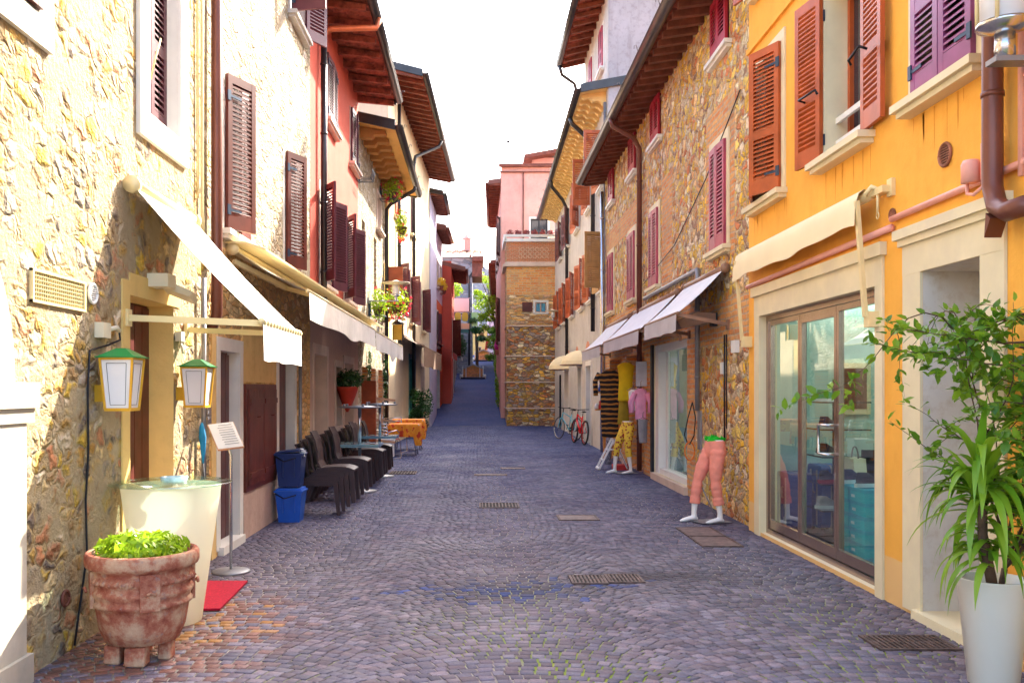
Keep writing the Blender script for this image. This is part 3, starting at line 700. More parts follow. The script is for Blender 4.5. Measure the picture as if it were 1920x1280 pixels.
# floodlight pair
r = empty('floodlight', P(6.95,2.43,0), 'small cream twin floodlight fixed above the yellow doorway','floodlight')
mb = MB(); fL.box(mb,6.86,7.04,2.38,2.48,0,.16); mb.build('housing', ENAM, r)
mb = MB(); c = Vector(P(7.14,2.40,.2)); mb.hexa([P(7.04,2.40,.04),P(7.2,2.36,.04),P(7.24,2.28,.24),P(7.04,2.32,.26),P(7.04,2.47,.04),P(7.2,2.45,.04),P(7.24,2.31,.27),P(7.04,2.36,.29)]); mb.build('lamp_head', ENAM, r)
# lanterns
def lantern(y, z0, z1, d, label):
    r = empty('wall_lantern', P(y,z0,0), label, 'lantern', 'green roofed wall lanterns')
    H = z1-z0; rt, rb = .105, .08
    def ring(z, rad): return [P(y-rad,z,d-rad),P(y+rad,z,d-rad),P(y+rad,z,d+rad),P(y-rad,z,d+rad)]
    zt = z1-.07
    mb = MB()
    b_, t_ = ring(z0,rb), ring(zt,rt)
    for i in range(4): mb.bar(b_[i], t_[i], .013,.013)
    for i in range(4): mb.bar(b_[i], b_[(i+1)%4], .013,.02); mb.bar(t_[i], t_[(i+1)%4], .013,.014)
    mb.build('lantern_frame', YEL, r)
    mb = MB(); mb.hexa(ring(z0+.01,rb-.006)+ring(zt-.005,rt-.006)); mb.build('glass', FROST, r)
    mb = MB(); mb.hexa(ring(zt+.006,rt+.025)+ring(zt+.014,rt+.025)); mb.hexa(ring(zt+.014,rt+.015)+ring(z1,.03)); mb.build('lantern_roof', GREEN, r)
    mb = MB()
    for i in range(4):
        A,B,C_,D_ = [Vector(q) for q in (ring(z0+.03,rb-.004)[i],ring(z0+.03,rb-.004)[(i+1)%4],ring(zt-.03,rt-.004)[(i+1)%4],ring(zt-.03,rt-.004)[i])]
        for s_,e_ in ((A.lerp(B,.18),B.lerp(A,.18)),(D_.lerp(C_,.18),C_.lerp(D_,.18)),(A.lerp(B,.18),D_.lerp(C_,.18)),(B.lerp(A,.18),C_.lerp(D_,.18))): mb.tube([s_,e_],.0015,4)
    mb.build('lead_lines', IRON, r)
    mb = MB(); fL.box(mb,y-.03,y+.03,z0+.05,z0+.16,0,d-rb+.02); mb.build('bracket', YEL, r)
    return r
lantern(5.95,1.47,1.87,.17,'green roofed yellow wall lantern with white glass, nearer one left of the doorway')
lantern(7.55,1.46,1.85,.17,'green roofed yellow wall lantern with white glass, farther one right of the doorway')
r = empty('junction_box', P(5.98,2.02,0),'cream electric junction box with plug and black cable above the nearer lantern','junction box')
mb = MB(); fL.box(mb,5.92,6.04,1.94,2.04,0,.06); mb.tube([P(6.04,2.0,.04),P(6.16,2.02,.05),P(6.2,2.0,.05)],.016,8); mb.build('box', ENAM, r)
mb = MB(); mb.tube([P(6.2,2.0,.05),P(6.22,1.94,.05),P(6.1,1.90,.02),P(5.82,1.85,.012),P(5.79,1.6,.012),P(5.80,1.2,.012),P(5.76,.9,.012),P(5.78,.55,.012),P(5.66,.2,.012),P(5.6,0.02,.012)],.007,6); mb.build('cable', IRON, r)
r = empty('junction_box', P(7.55,2.08,0),'small cream electric box just above the farther lantern','junction box')
mb = MB(); fL.box(mb,7.5,7.6,2.0,2.08,0,.05); mb.tube([P(7.55,2.0,.03),P(7.55,1.9,.05)],.008,6); mb.build('box', ENAM, r)

# --- L2 pale stone house
h = House('stone_house','pale rough stone house behind the brown corner pipe, with long brown louvred shutters','house',fL,8.45,13.55,-.02,8.6,6,S_L2)
for (a0,a1,z0,z1) in ((8.93,9.8,3.17,4.72),(11.75,12.6,3.17,4.70)):
    window(h,a0,a1,z0,z1,.10,MARBLE,True,[('n',24),('f',2)],SH_BR,.15,pitch=.045,proud=.01,sillext=.12,sillp=.1,topsur=False)
window(h,12.1,13.0,6.62,7.9,.10,WHITEW,True,[('n',100),('f',150)],SH_PL,.15)
door(h,8.78,9.50,0.05,1.98,.13,MARBLE,.12)
door(h,11.38,12.35,0.02,1.99,.13,MARBLE,.13)
mb = MB(); fL.box(mb,9.68,11.12,.50,1.66,0,.035); sh_ = mb.build('low_shutter_frame', SH_BR, h.root)
for a0,a1 in ((9.74,10.38),(10.41,11.06)):
    mb = MB()
    for k in range(5): q = (a1-a0)/5; fL.box(mb,a0+q*k+.003,a0+q*(k+1)-.003,.56,1.60,.035,.055)
    fL.box(mb,a0+.02,a1-.02,.64,.70,.055,.07); fL.box(mb,a0+.02,a1-.02,1.44,1.50,.055,.07)
    mb.tube([fL.p((a0+a1)/2-.05,1.3,.07),fL.p((a0+a1)/2-.05,1.3,.1),fL.p((a0+a1)/2+.05,1.3,.1),fL.p((a0+a1)/2+.05,1.3,.07)],.006,5)
    mb.build('plank_shutter', SH_BR, sh_)
OCB = stone('ochre_under_awning', 5.0, [(.85,.58,.22),(.78,.5,.2),(.9,.68,.34),(.7,.42,.18)], (.72,.5,.24), .05, (1,1,2.6), .1, .015)
h.finish([(8.45,13.55,-.02,3.0,1)],[OCB])
# bright lower render band (ochre) behind awnings
mb = MB(); fL.box(mb,8.5,8.64,0,2.4,0,.012); fL.box(mb,9.62,11.22,1.68,2.35,0,.012); mb.build('render_patch', stucco('ochre_patch',(.85,.58,.24),(.55,.32,.1),.5), h.root)
mb = MB(); fL.box(mb,9.64,11.22,0,.5,0,.02); mb.build('plinth_render', stucco('rough_pink_render',(.6,.42,.33),(.45,.25,.2),.7,3,bump=.8), h.root)
mb = MB(); mb.tube([P(12.55,2.3,.05),P(12.55,0.02,.05)],.025,8); mb.build('conduit', PIPEGR, h.root)

# --- L3 red house with taupe ground floor
h = House('red_house','red plastered house with plum shutters above the long white awning, taupe at street level','house',fL,13.55,19.0,-.02,7.9,6,REDW)
window(h,14.4,15.4,3.28,4.82,.10,PINKST,True,[('n',148),('f',160)],SH_PL,.15,pitch=.045,proud=.01)
window(h,17.0,18.0,3.28,4.82,.10,PINKST,True,[('n',152),('f',160)],SH_PL,.15,pitch=.045,proud=.01)
window(h,14.9,15.9,6.05,7.15,.06,PINKST,True,[('n',2),('f',2)],SH_PL,.12,pitch=.045,proud=.01,topsur=False)
window(h,17.8,18.7,6.05,7.15,.06,PINKST,True,[('n',3),('f',6)],SH_PL,.12,pitch=.045,proud=.01,topsur=False)
door(h,13.85,15.0,.02,2.15,.16,PINKST,.2,TAUPE,rmat=PINKST)
window(h,15.95,16.6,.95,2.0,.12,PINKST,False,[],SH_PL,.15)
door(h,17.0,18.2,.02,2.1,.14,PINKST,.2,TAUPE,rmat=PINKST)
h.finish([(13.55,19.0,-.02,2.95,1)],[TAUPE])
roof(h,13.5,19.05,.80,7.60,.16,rafters=True,rpitch=.62,gr=.075,steps=4,rmat=TILE)
downpipe(h,[P(14.7,7.6,.92),P(14.68,7.45,.86),P(14.3,7.28,.2),P(14.25,7.2,.1)],.05,COPPER,False,name='pipe_elbow')
downpipe(h,[P(14.25,7.25,.09),P(14.25,2.9,.09)],.05,GUTTER)
# hanging red pot with plant
r = empty('hanging_pot', P(16.25,1.25,.1),'red cone shaped wall pot with trailing green plant on the taupe wall','plant pot')
mb = MB(); mb.lathe([(.02,0),(.1,.15),(.2,.42),(.21,.45)],P(16.25,1.2,.17),12); mb.build('pot', plain('red_pot',(.6,.05,.02),.5), r)
def foliage(mb, c, rad, n, size, mi=0, squash=(1,1,1), up=.3):
    for _ in range(n):
        d = Vector(rng.normal(size=3)); d.normalize(); q = rad*rng.uniform(.25,1)**.6
        p = Vector(c)+Vector((d.x*q*squash[0],d.y*q*squash[1],d.z*q*squash[2]))
        s_ = size*rng.uniform(.6,1.3); u = Vector(rng.normal(size=3)).normalized(); v = (d+Vector(rng.normal(size=3))*.6+Vector((0,0,up))).normalized()
        x = u.cross(v); 
        if x.length < 1e-3: continue
        x.normalize(); y = v.cross(x).normalized()
        mb.add([p-y*s_, p+x*s_*.42, p+y*s_, p-x*s_*.42],[(0,1,2,3)],mi)
    return mb
mb = MB(); foliage(mb,P(16.35,1.78,.2),.26,420,.05,squash=(1,1.4,.8)); mb.build('foliage', LEAFD, r)

# --- L4 house with corbelled ochre eaves
h = House('stone_house','narrow pinkish stone house with ochre corbelled eaves and flower baskets, third along on the left','house',fL,19.0,25.6,-.02,7.35,6,S_L2)
for a in (19.6,21.9): 
    window(h,a,a+.55,3.7,5.3,.0,None,False,[],SH_PL,.3,pane=B_R2)
window(h,22.5,23.4,5.6,6.5,.08,PINKST,True,[],SH_PL,.15,fit=False)
window(h,24.3,25.2,3.6,4.9,.08,YELW,True,[('n',90),('f',170)],SH_OR,.15,fit=False,plank='h')
for a in (19.7,21.3,22.9): h.hole(a,a+1.0,.0,2.1,.35,B_R2); 
mb = MB()
for a in (19.7,21.3,22.9): fL.box(mb,a,a+1.0,0,2.1,-.4,-.35)
mb.build('brick_infill', B_R2, h.root)
mb = MB(); fL.box(mb,24.5,25.3,2.0,7.0,0,.06); mb.build('yellow_pilaster', YELW, h.root)
h.finish()
rf = roof(h,19.0,25.75,.78,7.05,.22,rafters=False,soffit=OCHRE,gr=.085)
for k in range(11):
    a = 19.3+.6*k; mb = MB(); mb.prism([(0,0),(.55,0),(.55,-.07),(.3,-.12),(.25,-.2),(0,-.24)],lambda d,z,t: P(t,7.2-.2*d+z,d),a,a+.22); mb.build('corbel', stucco('brown_corbel',(.5,.25,.09),(.3,.12,.04),.5) if k == 0 else bpy.data.materials['brown_corbel'], rf)
downpipe(h,[P(24.2,7.0,.85),P(24.2,6.9,.8),P(24.2,6.55,.2),P(24.2,6.4,.08),P(24.2,0.05,.08)],.05,GUTTER)

def flower_basket(y, z, d, label, s=.32, arm=True, pot=True, nf=26, shape=(1,1,1.1)):
    r = empty('flower_basket', P(y,z,0), label, 'flower basket','flower baskets on the left wall')
    c = P(y,z,d)
    if arm:
        mb = MB(); fL.box(mb,y-.2,y+.2,z-.16,z-.14,.0,.02); fL.box(mb,y-.2,y+.2,z+.18,z+.20,0,.02)
        for q in (-.2,-.1,0,.1,.2): fL.box(mb,y+q-.008,y+q+.008,z-.14,z+.18,.0,.02)
        for q in (-.18,.18):
            mb.tube([P(y+q,z-.15,.01),P(y+q,z-.15,d+.15)],.007,5); mb.tube([P(y+q,z+.14,.01),P(y+q,z+.05,d*.6),P(y+q,z+.1,d+.15),P(y+q,z+.2,d+.14)],.006,5)
        mb.tube([P(y-.18,z-.15,d+.15),P(y+.18,z-.15,d+.15)],.007,5); mb.build('bracket', BLUEIRON, r)
    if pot:
        mb = MB(); mb.lathe([(.09,-.15),(.15,.05),(.16,.05)],c,12); mb.build('pot', plain('dark_pot',(.12,.07,.05),.7) if 'dark_pot' not in bpy.data.materials else bpy.data.materials['dark_pot'], r)
    mb = MB(); foliage(mb,(c[0],c[1],c[2]+.12),s,420,.045,squash=shape); mb.build('foliage', LEAFL, r)
    mb = MB()
    for _ in range(nf):
        dd = Vector(rng.normal(size=3)).normalized(); q = Vector((c[0]+dd.x*s*shape[0],c[1]+dd.y*s*shape[1],c[2]+.12+dd.z*s*shape[2])); foliage(mb,q,.045,12,.03)
    mb.build('blossoms', PETR, r)
    return r
flower_basket(23.4,6.62,.30,'iron window bracket with red and yellow flowers high under the ochre eaves',.3)
flower_basket(24.9,6.0,.42,'trailing red flowers hanging below the high bracket basket',.3,arm=False,nf=30,shape=(.6,.7,1.5))
flower_basket(23.6,3.75,.40,'red and pink flower basket over the end of the white awning behind the dish lamp',.4,arm=False,nf=40)
flower_basket(21.0,3.45,.22,'small leafy green basket left of the red flowers over the awning',.26,nf=3,shape=(.8,1,1.6))
r = empty('window_bracket', P(18.9,6.1,0),'empty blue iron flower bracket on the red house wall','bracket')
mb = MB(); fL.box(mb,18.7,19.15,5.95,5.97,0,.02); fL.box(mb,18.7,19.15,6.35,6.37,0,.02)
for q in (18.7,18.82,18.94,19.06,19.15): mb.tube([P(q,5.95,.01),P(q,6.36,.01)],.008,5); mb.tube([P(q,5.97,.01),P(q,5.97,.3),P(q,6.15,.34)],.006,5)
mb.tube([P(18.7,5.97,.3),P(19.15,5.97,.3)],.007,5); mb.build('frame', BLUEIRON, r)

# --- L5 tall cream house turning into the street
f5 = Fac(-2.52,25.6,-2.06,38.9,1); P5 = f5.p
h = House('cream_house','tall cream house with dark tiled overhanging roof beyond the flower baskets on the left','house',f5,25.62,38.9,-.02,10.9,7,CREAMW)
window(h,27.0,28.2,6.8,8.6,.10,CREAM,True,[('n',3),('f',3)],SH_OR,.15,fit=False,plank='h')
window(h,28.2,29.1,3.9,5.5,.10,CREAM,True,[('n',140),('f',160)],SH_PL,.15,fit=False)
window(h,31.4,32.4,3.9,5.5,.10,CREAM,True,[('n',140),('f',160)],SH_PL,.15,fit=False)
window(h,31.4,32.4,7.0,8.4,.10,CREAM,True,[('n',3),('f',3)],SH_PL,.15,fit=False)
window(h,35.6,36.6,3.9,5.5,.10,CREAM,True,[('n',140),('f',160)],SH_PL,.15,fit=False)
door(h,31.0,33.0,0,2.7,.12,plain('teal_paint',(.03,.22,.22),.4),.3,DKWOOD)
door(h,35.0,36.6,0,2.5,.12,PINKST,.3,DKWOOD)
h.finish()
roof(h,25.9,39.1,.95,10.55,.25,rpitch=.5,gr=.09,steps=4)
downpipe(h,[P5(32.5,10.5,1.0),P5(32.5,10.3,.9),P5(31.6,9.7,.15),P5(31.6,9.4,.1),P5(31.6,.05,.1)],.06,GUTTER)
downpipe(h,[P5(27.4,10.2,.1),P5(27.4,2.9,.1)],.055,GUTTER)
r = empty('chimney_stack', (-3.4,27.2,11.3),'squat brick chimney with yellow capped pots on the cream house roof','chimney')
mb = MB(); mb.box(-3.7,-3.1,26.8,27.6,10.9,12.2); mb.build('stack', B_R2, r)
mb = MB(); mb.box(-3.78,-3.02,26.72,27.68,12.2,12.27); mb.box(-3.72,-3.08,26.8,27.6,12.4,12.47); mb.box(-3.6,-3.5,26.9,27.5,12.27,12.4); mb.box(-3.3,-3.2,26.9,27.5,12.27,12.4); mb.build('cap', YELW, r)

# --- far left houses along the ramp
fb = Fac(-2.02,38.9,-1.95,43.5,1)
h = House('narrow_house','narrow lilac house with a small dark eave just past the tall cream house','house',fb,38.95,43.4,-.02,10.3,6,LILAC)
h.finish(); roof(h,38.95,43.5,.55,9.95,.2,gr=.08,back=3)
fc = Fac(-2.0,43.4,-1.86,48,1)
h = House('lilac_house','lilac and vermilion house with a brown eave on the left of the ramp','house',fc,43.45,48,-.1,9.6,6,LILAC)
window(h,44.2,45.2,6.6,7.9,.1,PINKST,True,[],SH_PL,.15,fit=False); window(h,46.2,47.2,6.6,7.9,.1,PINKST,True,[],SH_PL,.15,fit=False)
window(h,44.2,45.2,3.7,5.4,.1,PINKST,True,[('n',170),('f',170)],SH_PL,.15,fit=False)
door(h,44.0,46.0,.3,3.0,.1,WHITEW,.3,CURTAIN)
h.finish([(43.45,48,-.1,6.0,1)],[VERM]); roof(h,43.45,48.1,.5,9.3,.2,gr=.08,gut=PIPEBR,back=4)
for y_, zz_, lb in ((44.7,6.5,'pot of yellow flowers on the first upper sill of the lilac house'),(46.7,6.5,'pot of yellow flowers on the second upper sill of the lilac house')):
    r = empty('flower_pot', fc.p(y_,zz_,.15), lb, 'flower pot')
    mb = MB(); c = fc.p(y_,zz_,.15); mb.lathe([(.1,0.02),(.16,.2)],c,10); mb.build('pot', TILE, r); mb = MB(); foliage(mb,(c[0],c[1],c[2]+.4),.25,150,.07); mb.build('blossoms', PETY, r)
fd = Fac(-1.38,48,-1.38,54,1)
h = House('red_tower_house','dark red house stepping out into the street with a brown sloping eave','house',fd,48,54,-.1,8.4,6,REDW)
window(h,49.5,50.5,3.4,5.4,.1,PINKST,True,[('n',120),('f',160)],SH_BR,.15,fit=False); door(h,51.5,53,.9,3.4,.1,WHITEW,.3,CURTAIN)
h.finish(); roof(h,48,54,.75,7.9,.25,gut=PIPEBR,gr=.07,back=5,rmat=RAFT)
h = House('stone_shop_house','low dark stone shop house under the signs on the left of the ramp','house',Fac(-1.45,54,-1.5,66,1),54.05,66,.6,6.2,6,stone('dark_far_stone',2.5,[(.2,.15,.14),(.28,.2,.17),(.33,.27,.25)],(.16,.12,.11),.06))
door(h,56,58,1.35,3.6,.1,WHITEW,.3,GLASSD); door(h,61,63,1.8,4.0,.1,WHITEW,.3,GLASSD); h.finish()
fe = Fac(66.3,-6.5,66.3,-.35,-1,'x'); fe = Fac(66.3,-6.5,66.3,-.35,-1,'x')
h = House('grey_stone_house','grey stone gable house with tiled roof and chimney turret atop the ramp','house',fe,-6.5,-.38,1.5,11.3,9,S_GREY)
h.finish()
mb = MB(); wavy(mb,fe,-6.8,.35,-4.5,12.4,.7,11.35,period=.5,amp=.09,steps=5,thick=.04); rf = mb.build('roof', TILE2, h.root)
mb = MB(); mb.box(-.38,.45,65.6,70,10.9,11.25); mb.box(-.38,.35,65.9,70,9.8,10.9); mb.build('side_eave', RAFT, rf)
mb = MB(); mb.box(-1.0,-.5,68,68.8,12.0,12.9); mb.lathe([(.5,0),(.32,.12),(.04,.5)],(-.75,68.4,12.9),4); mb.build('chimney', PINKW, rf)
mb = MB(); mb.tube([(-.3,66.1,10.8),(-.3,66.1,10.2),(-.6,66.1,9.8),(-.6,66.1,2)],.07,8); mb.build('downpipe', GUTTER, h.root)
# blank sign boards of the far shops
def signboard(x0,x1,y,z0,z1,m,label,fr=True, shape='box'):
    r = empty('sign_board',((x0+x1)/2,y,z0),label,'sign')
    mb = MB()
    if shape == 'box': mb.box(x0,x1,y-.08,y+.08,z0,z1)
    else:
        n = 20; cx, cz = (x0+x1)/2,(z0+z1)/2; rx, rz = (x1-x0)/2,(z1-z0)/2
        mb.prism([(cx+rx*math.copysign(abs(math.cos(a))**.6,math.cos(a)),cz+rz*math.copysign(abs(math.sin(a))**.6,math.sin(a))) for a in [2*math.pi*i/n for i in range(n)]],lambda a,b,t:(a,t,b),y-.08,y+.08)
    mb.build('board', m, r)
    if fr:
        mb = MB(); mb.box(x0-.06,x1+.06,y-.05,y+.05,z1,z1+.06); mb.box(x0-.06,x1+.06,y-.05,y+.05,z0-.06,z0); mb.build('rim', GREYW, r)
    mb = MB(); mb.tube([(-1.5,y,z1-.1),(x0,y,z1-.1)],.03,6); mb.build('bracket', IRON, r)
    return r
SGW = plain('ivory_sign',(.85,.78,.72),.5,var=.02); SGG = plain('olive_green_sign',(.45,.5,.06),.5,var=.04); SGT = plain('teal_sign',(.05,.28,.28),.5); SGY = plain('sand_sign',(.85,.68,.38),.5,var=.03); SGL = plain('light_green_sign',(.4,.55,.2),.5,var=.04)
signboard(-1.48,-.52,57.5,6.55,7.35,SGW,'blank ivory square sign board hanging on the left of the ramp')
signboard(-1.42,-1.03,57.2,5.9,6.45,SGG,'olive green oval sign, left one of two under the ivory board',False,'oval')
signboard(-.97,-.58,57.2,5.9,6.45,SGG,'olive green oval sign, right one of two under the ivory board',False,'oval')
signboard(-1.5,-.5,57.0,5.4,5.75,SGY,'long sand coloured sign with rounded ends below the green ovals',False)
signboard(-1.5,-.55,57.1,5.15,5.37,SGT,'narrow teal sign strip below the sand coloured sign',False)
signboard(-.42,0.02,66.0,6.2,7.2,SGL,'light green square sign beside the tree at the top of the ramp',False)
r = empty('hanging_vine',(-1.2,56.4,3.6),'dark green vine with a yellow lamp hanging below the teal sign','vine')
mb = MB(); foliage(mb,(-1.05,56.4,4.3),.62,700,.09,squash=(.7,.7,1.2)); mb.build('foliage', LEAFD, r); mb = MB(); foliage(mb,(-1.3,56.2,4.85),.2,60,.09); mb.build('blossoms', PETY, r)
r = empty('vine',(-1.1,65.6,7.2),'lime green bush on the ledge above the ivory sign','bush'); mb = MB(); foliage(mb,(-1.5,60.5,8.3),.55,500,.1); mb.tube([(-1.48,60.5,6.1),(-1.5,60.5,8.2)],.04,6,mi=1); mb.build('foliage', [LEAFL,BARK], r)
# castle tower
r = empty('castle_tower',(.6,100,4),'grey stone castle tower with swallow tail pinnacles rising behind the trees','tower')
mb = MB(); mb.box(-1.6,1.6,98,104,4.5,14.6); mb.build('wall', S_GREY, r)
mb = MB(); mb.box(1.4,2.6,97,100,4.5,12.6); mb.build('turret', S_GREY, r)
for x_, zt in ((-.75,16.3),(.75,15.0)):
    mb = MB(); mb.box(x_-.28,x_+.28,98.05,98.6,14.6 if x_<0 else 13.3,zt-1.2); mb.box(x_-.4,x_+.4,97.95,98.7,zt-1.3,zt-1.15); mb.build('pinnacle', B_C, r)
    mb = MB(); mb.lathe([(.42,0),(.04,1.2)],(x_,98.3,zt-1.15),6); mb.build('spire', TILE if x_ < 0 else S_GREY, r)
mb = MB(); mb.box(1.2,2.9,96.8,100.2,12.6,12.9); mb.build('cornice', PINKST, r)
ff = Fac(86,-3,86,4.5,-1,'x')
h = House('yellow_house','small yellow fronted house with a round window at the top of the ramp','house',ff,-1.2,.95,3.5,7.5,5,YELW)
window(h,-.1,.35,5.0,5.6,.05,PINKST,False,[],SH_TAN,.15,fit=False); h.finish()
h = House('lavender_house','pale lavender plastered house behind the tree at the top of the ramp','house',ff,.98,4.5,3.5,9.2,5,LILAC)
window(h,1.7,2.3,7.2,8.2,.08,PINKST,True,[],SH_TAN,.15,fit=False); window(h,3,3.6,7.2,8.2,.08,PINKST,True,[],SH_TAN,.15,fit=False); h.finish()

# ================================================================ RIGHT HOUSES
XR = 3.10
fR = Fac(XR,0,XR,40,-1); PR = fR.p
h = House('orange_house','bright orange stucco house at the right front with russet shutters and a glass shop door','house',fR,2.5,10.35,-.02,9.2,7,ORANGE)
window(h,9.2,10.08,3.62,5.14,.10,CREAM,True,[('n',24),('f',20)],SH_OR,.16,mid=True,pitch=.042)
W = window(h,7.2,8.06,3.62,5.14,.10,CREAM,True,[('n',176),('f',170)],SH_OR,.24,mid=True,pitch=.042,sillp=.14)
mb = MB()
for zz in (3.78,3.98): mb.bar(PR(7.2,zz,-.1),PR(8.06,zz,-.1),.03,.05)
mb.build('guard_rail', WPLAS, W)
for q,s_ in ((6.98,1),(8.3,-1)): mb = MB(); mb.tube([PR(q,4.22,.1),PR(q,4.24,.16),PR(q+s_*.3,4.24,.12),PR(q+s_*.3,4.2,.1)],.011,6); mb.build('shutter_stay', IRON, W)
window(h,5.6,6.38,3.62,5.14,.10,CREAM,True,[('n',1),('f',1)],SH_SKYREF,.16,mid=True,pitch=.042,sillp=.14)
window(h,3.6,4.4,3.62,5.14,.10,CREAM,True,[('n',1),('f',1)],SH_OR,.16,mid=True,pitch=.042)
STK = stucco('faded_orange_streaks', (.80,.33,.05), (.5,.17,.03), .6, 3)
for a0_,a1_,n_ in ((9.08,10.2,7),(7.05,8.2,8),(5.45,6.5,9)):
    for q_ in range(n_):
        yy_ = a0_+(a1_-a0_)*rng.uniform(); L_ = rng.uniform(.08,.35); w_ = rng.uniform(.006,.016); mb = MB()
        mb.add([PR(yy_-w_,3.52,.0008),PR(yy_+w_,3.52,.0008),PR(yy_+w_*.6,3.52-L_*.6,.0008),PR(yy_+w_*.1,3.52-L_,.0008),PR(yy_-w_*.7,3.52-L_*.7,.0008)],[(0,1,2,3,4)]); mb.build('stain', STK, h.root, fix=False)
for a in (9.2,7.2,5.6): window(h,a,a+.82,5.98,7.4,.10,CREAM,True,[('n',1),('f',1)] if a < 9 else [('n',1),('f',165)],SH_OR,.16,mid=True)
door(h,5.56,6.31,.03,2.42,.26,CREAM,.42,CREAM,proud=.02,cornice=True,rmat=WHITEW)
mb = MB(); fR.box(mb,2.5,10.35,5.40,5.46,0,.03); mb.build('string_course', ORANGE, h.root)
mb = MB(); mb.tube([PR(10.3,2.76,.03),PR(6.72,2.80,.03)],.028,8); mb.tube([PR(6.72,2.86,.03),PR(2.6,2.9,.03)],.024,8); mb.build('cable_duct', PINKP, h.root)
# shop front opening
S0,S1,SZ = 7.03,9.92,2.40
h.hole(S0,S1,.04,SZ,.18,CREAM)
mb = MB(); fR.box(mb,S1,S1+.17,0,SZ,.001,.02); fR.box(mb,S0-.13,S0,0,SZ,.001,.02); fR.box(mb,S0-.13,S1+.17,SZ,2.68,.001,.022); fR.box(mb,S0-.17,S1+.2,2.62,2.72,.002,.055); mb.build('shop_surround', CREAM, h.root)
h.finish()
downpipe(h,[PR(5.28,9.2,.10),PR(5.28,2.95,.10),PR(5.28,2.78,.10),PR(5.22,2.66,.11),PR(5.10,2.60,.12),PR(4.9,2.60,.12)],.058,PIPEBR,False)
mb = MB(); mb.tube([PR(5.28,4.0,.10),PR(5.28,4.04,.10)],.065,12); mb.build('pipe_clip', PIPEBR, h.root); mb = MB(); mb.tube([PR(5.28,3.3,.10),PR(5.28,3.33,.10)],.063,12); mb.build('pipe_clip', PIPEBR, h.root); mb = MB(); mb.prism([(0,0),(.12,.1),(.03,.14)],lambda a,b,t: PR(5.26-a*.5,2.48+b,.1+t),-.04,.06); mb.build('pipe_clip', PIPEBR, h.root)
mb = MB(); mb.tube([PR(5.10,9,.04),PR(5.10,2.8,.04)],.018,8); mb.tube([PR(5.1,3.36,.03),PR(4,3.36,.03)],.014,6); mb.tube([PR(5.1,2.95,.03),PR(4,2.99,.03)],.01,6); mb.tube([PR(5.1,2.92,.03),PR(4,2.94,.03)],.01,6); mb.build('conduit', PINKP, h.root)
round_vent(fR,5.99,3.15,.075,h.root,TILE2)
round_vent(fR,6.75,2.90,.04,h.root,TILE2)
r = empty('siren_box', PR(5.5,2.9,0),'pink painted siren and socket box on the orange wall beside the brown downpipe','alarm siren')
mb = MB(); fR.box(mb,5.36,5.46,2.86,3.08,0,.07); mb.lathe([(.055,0),(.055,.11),(.045,.135),(0.01,.14)],PR(5.53,2.86,.09),14); mb.build('housing', PINKP, r)
mb = MB(); mb.tube([PR(5.57,2.86,.09),PR(5.57,2.80,.09),PR(5.50,2.78,.09),PR(5.45,2.82,.06),PR(5.44,2.94,.05)],.011,6); mb.build('cable', PINKP, r)

# shop door frame with glass
r = empty('shop_door', PR((S0+S1)/2,0,-.1),'tall three panel glass shop door in a bronze metal frame under the ivory awning','glass door')
mb = MB(); fw = .055
for a in (S0,S1-fw): fR.box(mb,a,a+fw,.04,SZ,-.14,-.06)
fR.box(mb,S0+fw,S1-fw,SZ-fw,SZ,-.14,-.06); fR.box(mb,S0+fw,S1-fw,.04,.04+.05,-.14,-.06); mb.build('door_frame', BRONZE, r)
edges = [S0+fw,8.02,8.93,S1-fw]
for i in range(3):
    a0,a1 = edges[i]+.004,edges[i+1]-.004; mb = MB(); q = .05; z0,z1 = .10,SZ-fw-.004
    zt_ = z1 if i != 1 else z1-.0
    fR.box(mb,a0,a0+q,z0,zt_,-.125,-.075); fR.box(mb,a1-q,a1,z0,zt_,-.125,-.075); fR.box(mb,a0+q,a1-q,z0,z0+.09,-.125,-.075); fR.box(mb,a0+q,a1-q,zt_-(.09 if i==1 else .05),zt_,-.125,-.075)
    d_ = mb.build('door_leaf', BRONZE, r)
    g = MB(); fR.box(g,a0+q-.005,a1-q+.005,z0+.085,zt_-.045,-.103,-.097); g.build('glass', GLASS, d_)
    if i == 1:
        hm = MB(); ya = a0+.06; hm.tube([PR(ya,1.02,-.075),PR(ya,1.02,-.01),PR(ya+.16,1.02,0.0),PR(ya+.16,1.28,0.0),PR(ya,1.28,-.01),PR(ya,1.28,-.075)],.014,8); hm.build('handle', CHROME, d_)
        hm = MB(); fR.box(hm,a0+.018,a0+.034,.80,.86,-.075,-.068); hm.build('lock', CHROME, d_)
